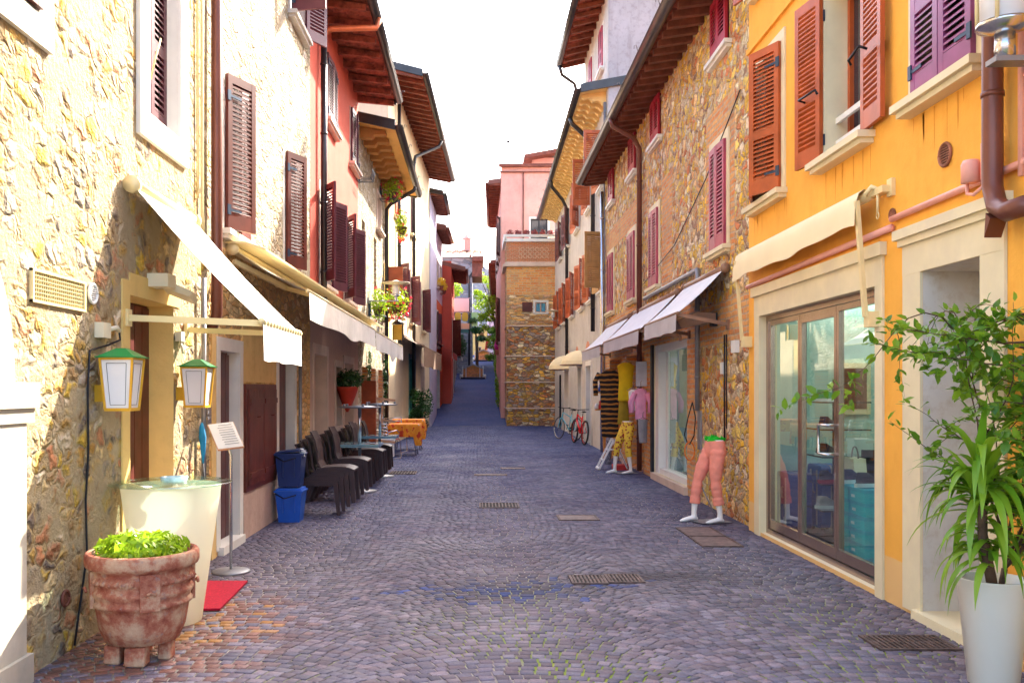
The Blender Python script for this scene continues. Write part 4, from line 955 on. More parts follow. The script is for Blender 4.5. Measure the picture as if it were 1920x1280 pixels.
# shop interior
WALLI = plain('shop_wall_mint',(.46,.64,.58),.7,var=.06); FLOORI = plain('shop_floor',(.34,.27,.22),.4)
mb = MB(); x0,x1 = XR+.2,XR+3.2
mb.box(x0,x1,6.6,10.3,.0,.035,1); mb.box(x0,x1,6.6,10.3,2.75,2.8); mb.box(x1,x1+.05,6.6,10.3,0,2.8); mb.box(x0,x1,10.3,10.34,0,2.8); mb.box(x0,x1,6.55,6.6,0,2.8)
mb.build('shop_room', [WALLI,FLOORI], h.root)
TEAL = plain('teal_cardboard',(.01,.55,.66),.6,var=.08); TEAL2 = plain('teal_cardboard_lid',(.01,.45,.60),.6); RSHO = plain('dark_red_cardboard',(.35,.04,.03),.6)
LOGO = plain('box_print',(.6,.85,.88),.6,var=.02)
k_ = 0
for cidx in range(2):
    for row in range(6):
        yy = 7.74+cidx*.34; zz = .036+row*.118; xx = XR+.21+rng.uniform(-.01,.01)
        lb = ('near' if cidx == 0 else 'far'); nth = ['bottom','second from the floor','third from the floor','third from the top','second from the top','top'][row]
        r = empty('shoe_box',(xx+.1,yy+.16,zz),f'teal shoe box, {nth} in the {lb} pile inside the glass door','shoe box','teal shoe boxes piled in the shop')
        mb = MB(); mb.box(xx,xx+.2,yy,yy+.32,zz,zz+.085); mb.build('box', TEAL, r)
        mb = MB(); mb.box(xx-.004,xx+.204,yy-.004,yy+.324,zz+.085,zz+.116); mb.build('lid', TEAL2, r)
        mb = MB(); mb.box(xx-.0055,xx-.003,yy+.2,yy+.27,zz+.03,zz+.055); mb.build('printed_mark', LOGO, r)
for q,(yy,zz,m,lb) in enumerate(((8.75,.04,RSHO,'dark red shoe box lowest beside the teal pile'),(8.77,.17,ENAM,'cream shoe box second beside the teal pile'),(8.75,.30,RSHO,'dark red shoe box third beside the teal pile'),(8.78,.43,ENAM,'cream shoe box fourth beside the teal pile'),(8.76,.56,RSHO,'dark red shoe box topmost beside the teal pile'))):
    r = empty('shoe_box',(XR+.6,yy+.16,zz),lb,'shoe box','dark shoe boxes in the shop')
    mb = MB(); mb.box(XR+.5,XR+.72,yy,yy+.32,zz,zz+.095); mb.build('box', m, r); mb = MB(); mb.box(XR+.495,XR+.725,yy-.004,yy+.324,zz+.095,zz+.128); mb.build('lid', m, r)
def shoe(c, yaw, m, sole, label, L=.28):
    r = empty('shoe', c, label, 'shoe', 'shoes on display in the shop'); r.rotation_euler = (0,0,yaw)
    mb = MB(); mb.loft([(0,0,.0,L*.5,.045),(0,0,.028,L*.5,.045),(0.0,0,.03,L*.47,.042),(-.02,0,.06,L*.40,.04),(-.05,0,.085,L*.26,.035),(-.07,0,.115,L*.17,.03)],16)
    # move into world by parent transform: build around origin
    o = bpy.data.objects; 
    me = bpy.data.meshes.new('upper'); me.from_pydata([tuple(v) for v in mb.v],[],mb.f); me.materials.append(m)
    for p_ in me.polygons: p_.use_smooth = True
    ob = bpy.data.objects.new('upper', me); COL.objects.link(ob); ob.parent = r
    mb = MB(); mb.loft([(0,0,-.012,L*.52,.05),(0,0,.022,L*.53,.052)],16); me = bpy.data.meshes.new('sole'); me.from_pydata([tuple(v) for v in mb.v],[],mb.f); me.materials.append(sole)
    ob = bpy.data.objects.new('sole', me); COL.objects.link(ob); ob.parent = r
NAVY = plain('navy_fabric',(.02,.025,.07),.6); BLK = plain('black_fabric',(.02,.02,.022),.6)
WS = plain('white_rubber',(.8,.8,.8),.5); REDF = plain('red_fabric',(.5,.03,.03),.6); GRN = plain('green_fabric',(.02,.3,.1),.6)
shoe((XR+.31,7.9,.765),.3,BLK,WS,'black shoe on the near teal pile')
shoe((XR+.31,8.22,.765),.3,NAVY,WS,'navy shoe with white sole on the far teal pile')
r = empty('display_stand',(XR+.65,9.45,.035),'dark stepped display stand holding shoes inside the shop','display stand')
mb = MB(); mb.box(XR+.62,XR+.70,9.4,9.5,.035,1.7); mb.box(XR+.4,XR+.95,9.2,9.75,.036,.06); mb.build('post', BLK, r)
for i,zz in enumerate((.35,.62,.90,1.18,1.46)):
    mb = MB(); mb.box(XR+.42,XR+.92,9.25,9.7,zz,zz+.015); mb.build('shelf', GLASSD, r)
for i,(zz,m,lb) in enumerate(((.375,GREYW,'grey running shoe on the lowest display shelf'),(.645,BLK,'black shoe on the second display shelf'),(.925,BLK,'black and red shoe on the middle display shelf'),(1.205,NAVY,'navy shoe on the fourth display shelf'),(1.485,GRN,'bright green and red shoe on the top display shelf'))):
    shoe((XR+.56,9.45,zz),.5 if i%2 else .1,m,WS if i != 1 else REDF,lb,.29)
r = empty('handbag',(XR+.30,8.62,.70),'beige handbag with a red tag standing on the dark red shoe boxes','handbag')
mb = MB(); mb.prism([(-.16,0),(.16,0),(.11,.24),(-.11,.24)],lambda a,b,t:(XR+.55+t,8.91+a,.69+b),0,.12); mb.build('bag', ENAM, r)
mb = MB(); mb.tube([(XR+.61,8.91+.08*math.cos(q_),.92+.12*math.sin(q_)) for q_ in [math.pi*k/10 for k in range(11)]],.008,6); mb.build('handle', BLK, r)
r = empty('shoe_rack',(XR+.5,9.1,.036),'low dark shoe rack with folded goods between the stand and the boxes','shoe rack')
for zz in (.12,.4,.68): mb = MB(); mb.box(XR+.85,XR+1.2,8.6,9.3,zz,zz+.03); mb.build('shelf', BLK, r)
mb = MB(); mb.box(XR+.85,XR+1.2,8.57,8.6,.036,.98); mb.build('side_panel', BLK, r); mb = MB(); mb.box(XR+.85,XR+1.2,9.3,9.33,.036,.98); mb.build('side_panel', BLK, r)
for q_,(yy,zz) in enumerate(((8.7,.15),(9.0,.15),(8.75,.43),(9.05,.43),(8.85,.71))):
    mb = MB(); mb.box(XR+.87,XR+1.1,yy,yy+.2,zz+.0005,zz+.12); mb.build('goods', (REDF,NAVY,WS,GRN,ENAM)[q_], r)
r = empty('wall_mirror',(XR+1.9,7.6,1.55),'cream framed picture on the back wall of the shop','picture')
mb = MB(); mb.box(XR+.95,XR+1.35,10.25,10.295,1.32,1.9); mb.build('frame', CREAM, r); mb = MB(); mb.box(XR+1.0,XR+1.3,10.24,10.249,1.38,1.84); mb.build('picture', plain('dark_picture',(.2,.08,.05),.4,var=.5,scale=3), r)
def suitcase(y0, x0, H, label, m):
    r = empty('suitcase',(x0+.12,y0+.2,.036),label,'suitcase')
    mb = MB(); W_=.42; D_=.24; pts = []
    poly = []
    for cx,cz,a0_ in ((W_-.06,H-.06,0),(.06,H-.06,90),(.06,.12,180),(W_-.06,.12,270)):
        for k in range(5): a = R(a0_+k*22.5); poly.append((cx+.06*math.cos(a),cz+.06*math.sin(a)))
    mb.prism(poly,lambda a,b,t:(x0+t,y0+a,.036+b),0,D_); mb.build('shell', m, r)
    mb = MB(); mb.prism(poly,lambda a,b,t:(x0+t,y0+W_/2+(a-W_/2)*1.012,.036+H/2+(b-H/2)*1.012),D_*.42,D_*.5); 
    for q in (.12,.3): mb.box(x0-.012,x0,y0+q-.01,y0+q+.01,.12,H-.02)
    mb.build('trim', GREYW, r)
    mb = MB()
    for q in (.06,W_-.06):
        for d in (.04,D_-.04): mb.tube([(x0+d-.012,y0+q,.066),(x0+d+.012,y0+q,.066)],.028,10)
    mb.build('wheels', BLK, r)
    mb = MB(); mb.tube([(x0-.02,y0+.15,H*.82),(x0-.04,y0+.15,H*.80),(x0-.04,y0+.15,H*.66),(x0-.02,y0+.15,H*.64)],.012,6); mb.build('handle', GREYW, r)
SUITB = plain('blue_suitcase_fabric',(.02,.04,.22),.5)
suitcase(9.75,XR+.26,.66,'navy blue suitcase with grey trim standing behind the left glass panel',SUITB)
suitcase(9.80,XR+.62,.74,'second blue suitcase standing behind the middle glass panel',plain('blue_suitcase2',(.02,.10,.40),.5))

LAMPM = emis('shop_ceiling_lamp',(1,.97,.9),2.3)
for k_,yy in enumerate((7.6,8.9,10.2)):
    mb = MB(); mb.box(XR+.6,XR+1.8,yy-.12,yy+.12,2.70,2.74); mb.build('ceiling_lamp', LAMPM, h.root)

# --- R2 cobble stone house
fS = Fac(3.18,10,3.18,23,-1); PS = fS.p
h = House('cobblestone_house','honey coloured cobble and brick house with magenta shutters and three grey awnings','house',fS,10.36,22.55,-.02,7.05,7,S_R2)
for a0,a1 in ((11.45,12.2),(15.7,16.45),(18.1,18.85),(21.0,21.75)):
    window(h,a0,a1,5.98,6.75,.0,None,True,[('n',2),('f',2)],SH_CR,.10,pitch=.05,sillp=.1,fit=False)
for a0,a1 in ((11.52,12.25),(15.85,16.6),(18.2,19.0),(21.1,21.95)):
    window(h,a0,a1,3.43,4.80,.11,CREAM,True,[('n',2),('f',2)],SH_PU,.10,pitch=.05,sillp=.1,fit=False)
# shop window
h.hole(13.75,16.3,.12,2.38,.3,CREAM)
for a0,a1,z1 in ((17.3,19.3,2.3),(19.9,21.8,2.3)): h.hole(a0,a1,.0,z1,.55,B_R2)
bands = [(13.2,13.75,0,3.0,1),(16.3,17.3,0,3.2,1),(19.3,19.9,0,3.2,1),(21.8,22.55,0,3.2,1),(13.75,16.3,2.38,3.0,1),(17.3,21.8,2.3,3.3,1),(11.2,11.42,3.3,5.3,1),(12.3,12.6,3.3,5.3,1),(11.2,12.6,4.9,5.35,1),(17.0,22.5,4.9,5.4,1),(10.36,13.2,2.2,2.75,1),(14.8,15.6,3.3,5.2,1)]
h.finish(bands,[B_R2])
mb = MB(); fS.box(mb,17.3,21.8,-.01,2.3,-.6,-.55); mb.build('niche_back', B_R2, h.root)
roof(h,10.3,22.7,.56,6.72,.22,rpitch=.34,rw=.10,rh=.10,gut=GUTTER2,gr=.085,steps=3)
downpipe(h,[PS(17.2,6.75,.65),PS(17.2,6.6,.62),PS(17.3,6.4,.2),PS(17.35,6.2,.08),PS(17.35,.05,.08)],.05,PIPEBR)
downpipe(h,[PS(17.0,3.30,.05),PS(12.9,3.30,.05),PS(12.86,3.2,.06),PS(12.86,1.3,.06)],.035,PIPEGR)
downpipe(h,[PS(22.5,6.5,.08),PS(22.5,.05,.08)],.05,CHROME)
mb = MB(); fS.box(mb,12.82,12.98,.75,1.3,0,.03); mb.build('wall_plate', PIPEGR, h.root)
mb = MB(); mb.tube([PS(10.9,5.2,.02),PS(12.5,4.5,.03),PS(14.5,3.9,.03),PS(17.2,3.6,.03)],.008,5); mb.tube([PS(11.6,2.3,.02),PS(11.6,.95,.02)],.01,5); mb.tube([PS(11.5,2.3,.02),PS(11.5,1.1,.02)],.008,5); mb.tube([PS(10.42,2.5,.02),PS(10.42,.1,.02)],.012,5); mb.build('cable', IRON, h.root)
mb = MB(); fS.box(mb,11.62,11.74,1.80,1.95,0,.04); fS.box(mb,11.0,11.16,2.05,2.2,0,.06); mb.build('switch_box', WPLAS, h.root)
# shop window unit
r = empty('shop_window', PS(15,0,-.15),'tall white framed shop window between the brick piers of the cobblestone house','shop window')
mb = MB(); fS.box(mb,16.02,16.3,.12,2.38,-.25,-.02); fS.box(mb,15.72,15.95,.12,2.3,-.28,-.14); fS.box(mb,13.75,16.02,2.26,2.38,-.2,-.04); fS.box(mb,13.75,16.02,.12,.22,-.2,-.04); fS.box(mb,13.75,13.83,.22,2.26,-.2,-.04); mb.build('frame', WPLAS, r)
mb = MB(); fS.box(mb,13.83,15.72,.22,2.26,-.13,-.12); mb.build('glass', GLASS, r)
mb = MB(); fS.box(mb,16.3,16.42,.12,2.4,.0,.05); mb.build('roller_shutter_guide', IRON, r)
mb = MB(); fS.box(mb,13.7,16.35,0,.12,-.3,.06); mb.build('threshold', PINKST, r)
mb = MB(); mb.box(3.46,5.5,13.4,16.6,.04,.1,1); mb.box(5.5,5.55,13.4,16.6,0,2.6); mb.box(3.5,5.5,16.6,16.65,0,2.6); mb.box(3.5,5.5,13.35,13.4,0,2.6); mb.box(3.46,5.55,13.35,16.65,2.6,2.65); mb.build('shop_room',[WALLI,FLOORI],h.root)
mb = MB(); mb.box(3.9,5.0,14.4,14.65,2.52,2.57); mb.build('ceiling_lamp', LAMPM, h.root)
mb = MB(); fS.box(mb,12.6,12.95,2.2,2.35,0,.02); 

# --- R3 stucco house, with the taller grey part R4
fT = Fac(3.25,22.55,3.42,40,-1); PT = fT.p
h = House('stucco_house','weathered white stucco house with red brown shutters and carved yellow eaves','house',fT,22.6,40,-.02,9.35,7,WHITEW)
for a0,a1,ln,lf in ((23.1,24.1,2,165),(26.0,27.0,92,168),(29.4,30.4,150,165),(33.0,34.0,160,165),(36.0,37.0,160,165)):
    window(h,a0,a1,6.85,8.2,.09,MARBLE,True,[('n',ln if a0 != 23.1 else 95),('f',lf)],SH_OR if a0 < 30 else SH_BR,.15,mid=True,fit=False)
for i,(a0,a1) in enumerate(((23.0,24.0),(25.6,26.6),(28.0,29.0),(31.2,32.2),(34.4,35.4),(37.2,38.2))):
    window(h,a0,a1,4.15,5.6,.09,MARBLE,True,[('n',162 if i else 100),('f',166)],SH_TAN if i == 0 else SH_OR,.15,mid=True,fit=False,pane=CURTAIN if i in (1,2) else None)
for i,(a0,a1,m) in enumerate(((26.2,27.4,GLASSD),(28.8,29.9,GLASSD),(33.2,35.0,SH_TAN))):
    h.hole(a0,a1,0,2.3,.25,MARBLE); mb = MB(); fT.box(mb,a0,a1,0,2.3,-.3,-.25); fT.box(mb,a0,a0+.08,0,2.3,-.25,-.2); fT.box(mb,a1-.08,a1,0,2.3,-.25,-.2); fT.box(mb,(a0+a1)/2-.04,(a0+a1)/2+.04,0,2.3,-.25,-.2); mb.build('door', m, h.root)
    sm = MB(); fT.box(sm,a0-.14,a0,0,2.3,.001,.02); fT.box(sm,a1,a1+.14,0,2.3,.001,.02); fT.box(sm,a0-.14,a1+.14,2.3,2.44,.001,.022); sm.build('door_surround', MARBLE, h.root)
h.hole(36.6,37.6,0,2.2,.2,IRON); mb = MB(); fT.box(mb,36.6,37.6,0,2.2,-.25,-.2); mb.build('door', SH_BR, h.root)
h.finish()
SALM = plain('salmon_patch',(.72,.3,.16),.85,var=.2,scale=8)
for a,w_ in ((23.6,.5),(27.0,.6),(30.2,.5),(33.4,.6)):
    mb = MB(); n = 10; mb.prism([(w_*math.cos(math.pi*k/n),.42*math.sin(math.pi*k/n)) for k in range(n+1)],lambda q,z,t,a=a: PT(a+q,2.62+z,t),-.01,.012); mb.build('brick_arch_patch', SALM, h.root)
rf = roof(h,22.55,39.6,.68,9.0,.18,rafters=False,soffit=YSOFF,gut=GUTTER,gr=.085,back=4.5)
k_ = 0; a = 22.9
prof = [(0,0),(.62,0),(.62,-.05),(.55,-.10),(.46,-.09),(.40,-.12),(.34,-.2),(.22,-.2),(.14,-.24),(.08,-.32),(0,-.34)]
while a < 39.4:
    mb = MB(); mb.prism(prof,lambda d,z,t: PT(t,9.13-.18*d+z,d),a,a+.16); mb.build('corbel', YSOFF, rf); a += .46
downpipe(h,[PT(24.6,8.95,.75),PT(24.6,8.8,.7),PT(24.9,8.5,.25),PT(25.0,8.3,.09),PT(25.0,3.2,.09)],.06,GUTTER)
downpipe(h,[PT(32.0,8.95,.75),PT(32.2,8.8,.7),PT(33.0,8.5,.25),PT(33.1,8.2,.09),PT(33.1,2.6,.09)],.06,GUTTER)
downpipe(h,[PT(22.75,8.8,.05),PT(22.75,.1,.05)],.04,PIPEGR)
fU = Fac(3.26,22.7,3.26,27.5,-1)
h = House('tall_gable_house','tall grey weathered gable with a high red tiled overhang behind the stone house','house',fU,22.62,27.5,9.36,11.75,8,WHITEW)
window(h,23.4,24.1,9.9,11.0,.08,MARBLE,True,[('n',2),('f',2)],SH_CR,.1,fit=False,mid=True); window(h,25.6,26.3,9.9,11.0,.08,MARBLE,True,[('n',2),('f',2)],SH_CR,.1,fit=False,mid=True)
h.finish()
rf = roof(h,22.7,27.6,.72,11.4,.3,rpitch=.5,gr=.085,steps=4,back=3.5)
mb = MB(); mb.box(3.27,11,22.56,22.62,6.6,13.4); mb.build('gable_wall', GREYW, h.root)
downpipe(h,[fU.p(27.3,11.35,.8),fU.p(27.4,11.1,.7),fU.p(27.6,10.9,.3),fU.p(27.6,10.5,.2),fU.p(27.6,9.6,.2)],.055,GUTTER,False)

# --- corner building with terrace, facing down the street
fC = Fac(40,1.3,40,3.46,-1,'x'); PC = fC.p
h = House('brick_corner_house','brick and rubble corner building with a roof terrace closing the view on the right','house',fC,1.3,3.46,-.02,8.1,2.6,S_C)
window(h,2.55,3.05,5.0,5.45,.09,MARBLE,True,[],BRONZE,.12,pane=plain('sky_blue_pane',(.1,.35,.5),.1),fit=False,sillp=.06,sillext=.1)
THIN = stone('thin_tan_stone', 3.4, [(.82,.46,.18),(.90,.64,.3),(.74,.36,.13),(.92,.76,.5),(.86,.52,.16),(.66,.42,.26)], (.62,.44,.28), .05, (1,1,3.6), .08, .04, vcol=.4)
h.finish([(1.3,3.46,4.4,5.75,1),(1.3,3.46,5.75,7.05,3),(1.3,3.46,7.05,8.1,2)],[THIN,B_CRED,B_C])
mb = MB(); fC.box(mb,1.98,2.42,5.03,5.45,0,.05); 
for k in range(7): fC.box(mb,2.02,2.38,5.06+.055*k,5.09+.055*k,.05,.07)
mb.build('shutter', SH_BR, h.root)
mb = MB()
for z_,p_,hh in ((7.02,.16,.12),(7.14,.08,.08),(4.38,.05,.05),(3.05,.05,.05),(1.9,.05,.05),(.75,.05,.05)): 
    mb = MB(); fC.box(mb,1.3-p_*.6,3.46,z_,z_+hh,0,p_); mb.box(1.3-p_,1.3,40-.0,42.5,z_,z_+hh); mb.build('ledge', PINKST, h.root)

mb = MB(); fC.box(mb,1.16,3.46,8.1,8.16,-.05,.14); fC.box(mb,1.2,3.46,8.16,8.24,.02,.1); fC.box(mb,1.2,3.46,8.32,8.42,.0,.12); mb.box(1.16,1.28,39.9,42.5,8.1,8.42); mb.build('coping', MARBLE, h.root)
for i in range(6):
    x_ = 1.45+.36*i
    mb = MB(); foliage(mb,(x_,40.25,8.55),.17,110,.06,squash=(1,.7,.8)); mb.build('terrace_plant', plain('dark_red_leaf',(.3,.05,.04),.6) if 'dark_red_leaf' not in bpy.data.materials else bpy.data.materials['dark_red_leaf'], h.root)
# basket-weave brick panel
mb = MB()
for i in range(13):
    for j in range(5):
        x_ = 1.85+i*.105; z_ = 7.42+j*.1; a = R(45 if (i+j)%2 else -45); c = Vector((x_,40-.02,z_)); u = Vector((math.cos(a),0,math.sin(a)))
        mb.bar(c-u*.055,c+u*.055,.03,.028,0,up=(0,1,0))
mb.build('brick_pattern', plain('pale_mortar_brick',(.75,.5,.32),.8), h.root)
# pink house behind and along the ramp
fP = Fac(42.5,1.05,42.5,4.5,-1,'x')
h = House('pink_house','tall pink plastered house rising behind the brick terrace','house',fP,1.12,4.6,-.02,12.0,11,PINKW)
window(h,2.5,3.3,8.5,9.6,.08,MARBLE,False,[],IRON,.2,fit=False)
h.finish()
mb = MB(); mb.box(1.0,4.6,42.3,42.5,12.0,12.14); mb.box(1.0,4.6,42.4,42.5,11.75,11.8); mb.tube([(2.15,42.45,11.8),(2.15,42.45,8.4)],.03,6); mb.build('cornice', RAFT, h.root)
mb = MB(); mb.tube([(1.45,42.6,12.1),(1.45,42.6,13.2)],.02,5); mb.lathe([(.02,0),(.09,.08),(.02,.18)],(1.45,42.6,13.15),8); mb.build('antenna', IRON, h.root)
fQ = Fac(1.14,42.5,1.2,54,-1); PQ = fQ.p; hh = h
class _H: pass
side = House('pink_side_house','terracotta pink house front right of the ramp, with brown shutters and wide eave','house',Fac(1.10,42.6,1.30,54,-1),42.6,54,-.02,11.6,1.0,PINKW)
for a0,a1 in ((43.8,45.0),(47.4,48.6),(50.8,52)): window(side,a0,a1,8.0,9.9,.05,PINKST,True,[('n',165),('f',165)],SH_BR,.12,fit=False); window(side,a0,a1,3.9,6.0,.05,PINKST,True,[('n',165),('f',165)],SH_BR,.12,fit=False)
side.finish(); roof(side,42.6,54,.6,11.25,.1,gr=.07,gut=PIPEBR,back=1.0,rpitch=.6)
for a0,zz_,nm in ((48.3,3.6,'nearer'),(51.0,3.9,'farther')):
    r = empty('flower_box', Fac(1.10,42.6,1.30,54,-1).p(a0,zz_,.2),f'{nm} terracotta window box with magenta flowers on the right wall of the ramp','flower box')
    c = Fac(1.10,42.6,1.30,54,-1).p(a0,zz_,.14); mb = MB(); mb.box(c[0]-.13,c[0]+.13,a0-.35,a0+.35,zz_-.15,zz_+.1); mb.build('box', TILE2, r); mb = MB(); foliage(mb,(c[0],c[1],zz_+.25),.3,160,.07,squash=(.6,1.2,.8)); mb.build('blossoms', PETM, r)
s2 = House('terracotta_house','low terracotta house with a brown eave farther up on the right of the ramp','house',Fac(1.32,54,1.9,85,-1),54.05,85,.8,9.4,5,PINKW)
for k in range(6): a0 = 56+4.6*k; window(s2,a0,a0+1.3,5.0,7.2,.05,PINKST,True,[('n',165),('f',165)],SH_BR,.12,fit=False)
s2.finish(); roof(s2,54.05,85,.55,9.1,.2,gr=.07,gut=PIPEBR,back=4,rpitch=.9)
h = House('dormer_house','small pink attic with a brown roof peeking over the right eaves','house',Fac(47,2.8,47,5,-1,'x'),2.85,5,11.9,13.6,3,PINKW); window(h,3.4,4.3,12.2,13.2,.05,RAFT,False,[],IRON,.15,fit=False); h.finish()
mb = MB(); mb.hexa([(2.4,46.3,13.4),(5.2,46.3,13.9),(5.2,50,13.9),(2.4,50,13.4),(2.4,46.3,13.6),(5.2,46.3,14.1),(5.2,50,14.1),(2.4,50,13.6)]); mb.build('roof', RAFT, h.root)
# roadside stone plinth and ivy along the ramp on the right
r = empty('ivy', (1.15,50,1),'green ivy climbing the lower wall on the right of the ramp','ivy')
mb = MB()
for k in range(26):
    y_ = 46+k*1.1; foliage(mb,(1.02+.012*(y_-42),y_,ramp_z(y_)+.5+2.2*rng.uniform()*min(1,k/8)),.42,90,.08,squash=(.35,1,1.4))
mb.build('foliage', LEAF, r)

# ================================================================ AWNINGS
def awning(f, a0,a1, zw, proj, zf, val, fab, met, label, arms='flat', box=False, sag=0, group='shop awnings', scallop=False, vmat=None, armz=None):
    P = f.p; r = empty('awning', P((a0+a1)/2, zw, 0), label, 'awning', group)
    mb = MB(); n = 14; m = 6; vs = []; lay = []
    for L in (0,.004):
        for i in range(n+1):
            for j in range(m+1):
                t = j/m; vs.append(P(a0+(a1-a0)*i/n, zw+(zf-zw)*t-.03*math.sin(math.pi*t)+L, .06+(proj-.06)*t))
    q = (n+1)*(m+1); fs = []
    for i in range(n):
        for j in range(m):
            k = i*(m+1)+j; fs.append((k,k+1,k+m+2,k+m+1)); fs.append((q+k,q+k+m+1,q+k+m+2,q+k+1))
    mb.add(vs, fs, 0, True); mb.build('canopy', fab, r)
    mb = MB(); n = 48; vs = []
    for L in (0,.004):
        for i in range(n+1):
            for j in range(4):
                t = j/3; s_ = .003*math.sin(i*1.7)*t+.009*math.sin(i*.43+1)*t
                bot = val*(1+(.018*math.sin(i*.31)+sag*math.sin(math.pi*min(1,max(0,(i/n-.45)/.2)))*(.45<i/n<.65)))
                vs.append(P(a0+(a1-a0)*i/n, zf-bot*t-.005, proj+.012+s_+L))
    q = (n+1)*4; fs = []
    for i in range(n):
        for j in range(3):
            k = i*4+j; fs.append((k,k+4,k+5,k+1)); fs.append((q+k,q+k+1,q+k+5,q+k+4))
    mb.add(vs, fs, 0, True); mb.build('valance', vmat or fab, r)
    mb = MB(); mb.tube([P(a0-.02,zw,.06),P(a1+.02,zw,.06)],.045,12); mb.build('roller', met, r)
    mb = MB(); mb.tube([P(a0-.02,zf,proj),P(a1+.02,zf,proj)],.022,10)
    if scallop:
        for i in range(14): a = a0+(a1-a0)*(i+.5)/14; mb.tube([P(a-.03,zf,proj),P(a+.03,zf,proj)],.028,10)
    mb.build('front_bar', met, r)
    if box:
        mb = MB(); f.box(mb,a0-.04,a1+.04,zw+.05,zw+.07,0,.2); mb.hexa([P(a0-.04,zw+.05,.2),P(a1+.04,zw+.05,.2),P(a1+.04,zw-.02,.4),P(a0-.04,zw-.02,.4),P(a0-.04,zw+.07,.2),P(a1+.04,zw+.07,.2),P(a1+.04,zw,.4),P(a0-.04,zw,.4)]); mb.build('cover', met, r)
    az = armz if armz is not None else zf
    for a in ((a0+.04,a1-.04) if arms != 'none' else ()):
        mb = MB()
        if arms == 'flat': mb.bar(P(a,az,0),P(a,zf-.01,proj),.03,.045); f.box(mb,a-.04,a+.04,az-.06,az+.06,0,.03)
        elif arms == 'fold':
            s_ = 1 if a < (a0+a1)/2 else -1
            mb.bar(P(a,zw-.12,.06),P(a+s_*(a1-a0)*.12,(zw+zf)/2-.1,proj*.55),.04,.05); mb.bar(P(a+s_*(a1-a0)*.12,(zw+zf)/2-.1,proj*.55),P(a+s_*.1,zf-.02,proj),.035,.045)
        mb.build('arm', met, r)
    for a in (a0,a1): mb = MB(); mb.tube([P(a-.025,zw,.06),P(a+.025,zw,.06)],.062,14); mb.build('end_cap', met, r)
    return r
awning(fL,6.41,7.80,3.05,.97,2.08,.27,AWN,AWNM,'cream canvas awning over the yellow doorway between the green lanterns',armz=2.11,scallop=True)
awning(fL,9.04,14.9,3.0,.81,2.58,.28,AWN,AWNM,'long cream awning under the brown shutters, second awning on the left wall','fold',True,.15,vmat=AWN)
awning(fL,14.98,20.4,3.0,.81,2.56,.30,AWN,AWNM,'sagging cream awning under the red house, third awning on the left','fold',True,.35)
awning(f5,28.2,35.5,3.3,.75,2.95,.62,AWNB,AWNBR,'dark brown awning over the teal door below the tall cream house','none')
awning(fc,43.8,47.5,3.9,.8,3.4,.3,plain('red_canvas',(.5,.06,.04),.7),AWNBR,'red awning on the vermilion house at the start of the ramp','none')
awning(Fac(-1.45,54,-1.5,66,1),54.2,57.5,4.1,.5,3.6,.2,AWN,AWNBR,'small pale awning beyond the dark red house on the ramp','none')
awning(fS,11.42,13.6,3.13,.66,2.56,.22,plain('pale_grey_canvas',(.74,.74,.76),.75,var=.05,bump=.4,bscale=4,bdist=.03),AWNBR,'grey awning nearest the orange house above the shop window','flat',vmat=AWNG,armz=2.42)
awning(fS,14.1,18.0,3.11,.66,2.53,.22,bpy.data.materials['pale_grey_canvas'],AWNBR,'widest grey awning, middle one of three on the cobblestone house','flat',vmat=AWNG,armz=2.42)
awning(fS,18.55,21.7,3.09,.66,2.50,.22,bpy.data.materials['pale_grey_canvas'],AWNBR,'grey awning over the hanging clothes, farthest of three on the cobblestone house','flat',vmat=AWNG,armz=2.42)
# orange house awning: rolled in, vertical swing arms
r = empty('awning', PR(8.6,3.1,0),'ivory canvas awning rolled up above the glass shop door on the orange wall','awning','shop awnings')
mb = MB(); n = 30; vs = []
prof = [(.07,3.12),(.12,3.14),(.16,3.11),(.18,3.05),(.19,2.98),(.195,2.86)]
for L in (0,.004):
    for i in range(n+1):
        for j,(d,z) in enumerate(prof): vs.append(PR(6.98+3.32*i/n, z+(.01*math.sin(i*.8)+.012*math.sin(i*.33))*(j>2)-.03*(i/n)*(j>3), d+L+.006*math.sin(i*1.3)*(j>3)))
q = (n+1)*6; fs = []
for i in range(n):
    for j in range(5): k = i*6+j; fs += [(k,k+6,k+7,k+1),(q+k,q+k+1,q+k+7,q+k+6)]
mb.add(vs,fs,0,True); mb.build('canopy', AWNY, r)
mb = MB(); mb.tube([PR(6.95,3.09,.08),PR(10.3,3.09,.08)],.04,12); mb.build('roller', AWNM, r)
for a in (6.98,10.25):
    mb = MB(); mb.bar(PR(a,3.05,.18),PR(a+.03,2.16,.10),.045,.03); fR.box(mb,a-.03,a+.06,2.08,2.2,0,.10); mb.build('arm', AWNM, r)
mb = MB(); fR.box(mb,6.72,6.80,3.04,3.17,0,.03); fR.box(mb,6.74,6.95,3.07,3.12,.02,.09); mb.tube([PR(6.86,3.1,.05),PR(6.9,3.14,.1),PR(6.93,3.08,.14)],.02,8); mb.tube([PR(6.84,3.08,.08),PR(6.84,2.93,.08)],.01,6)
mb.tube([PR(6.84+.02*math.cos(t),2.91+.025*math.sin(t),.08) for t in [k*.7 for k in range(10)]],.005,5); mb.build('winch', AWNM, r)
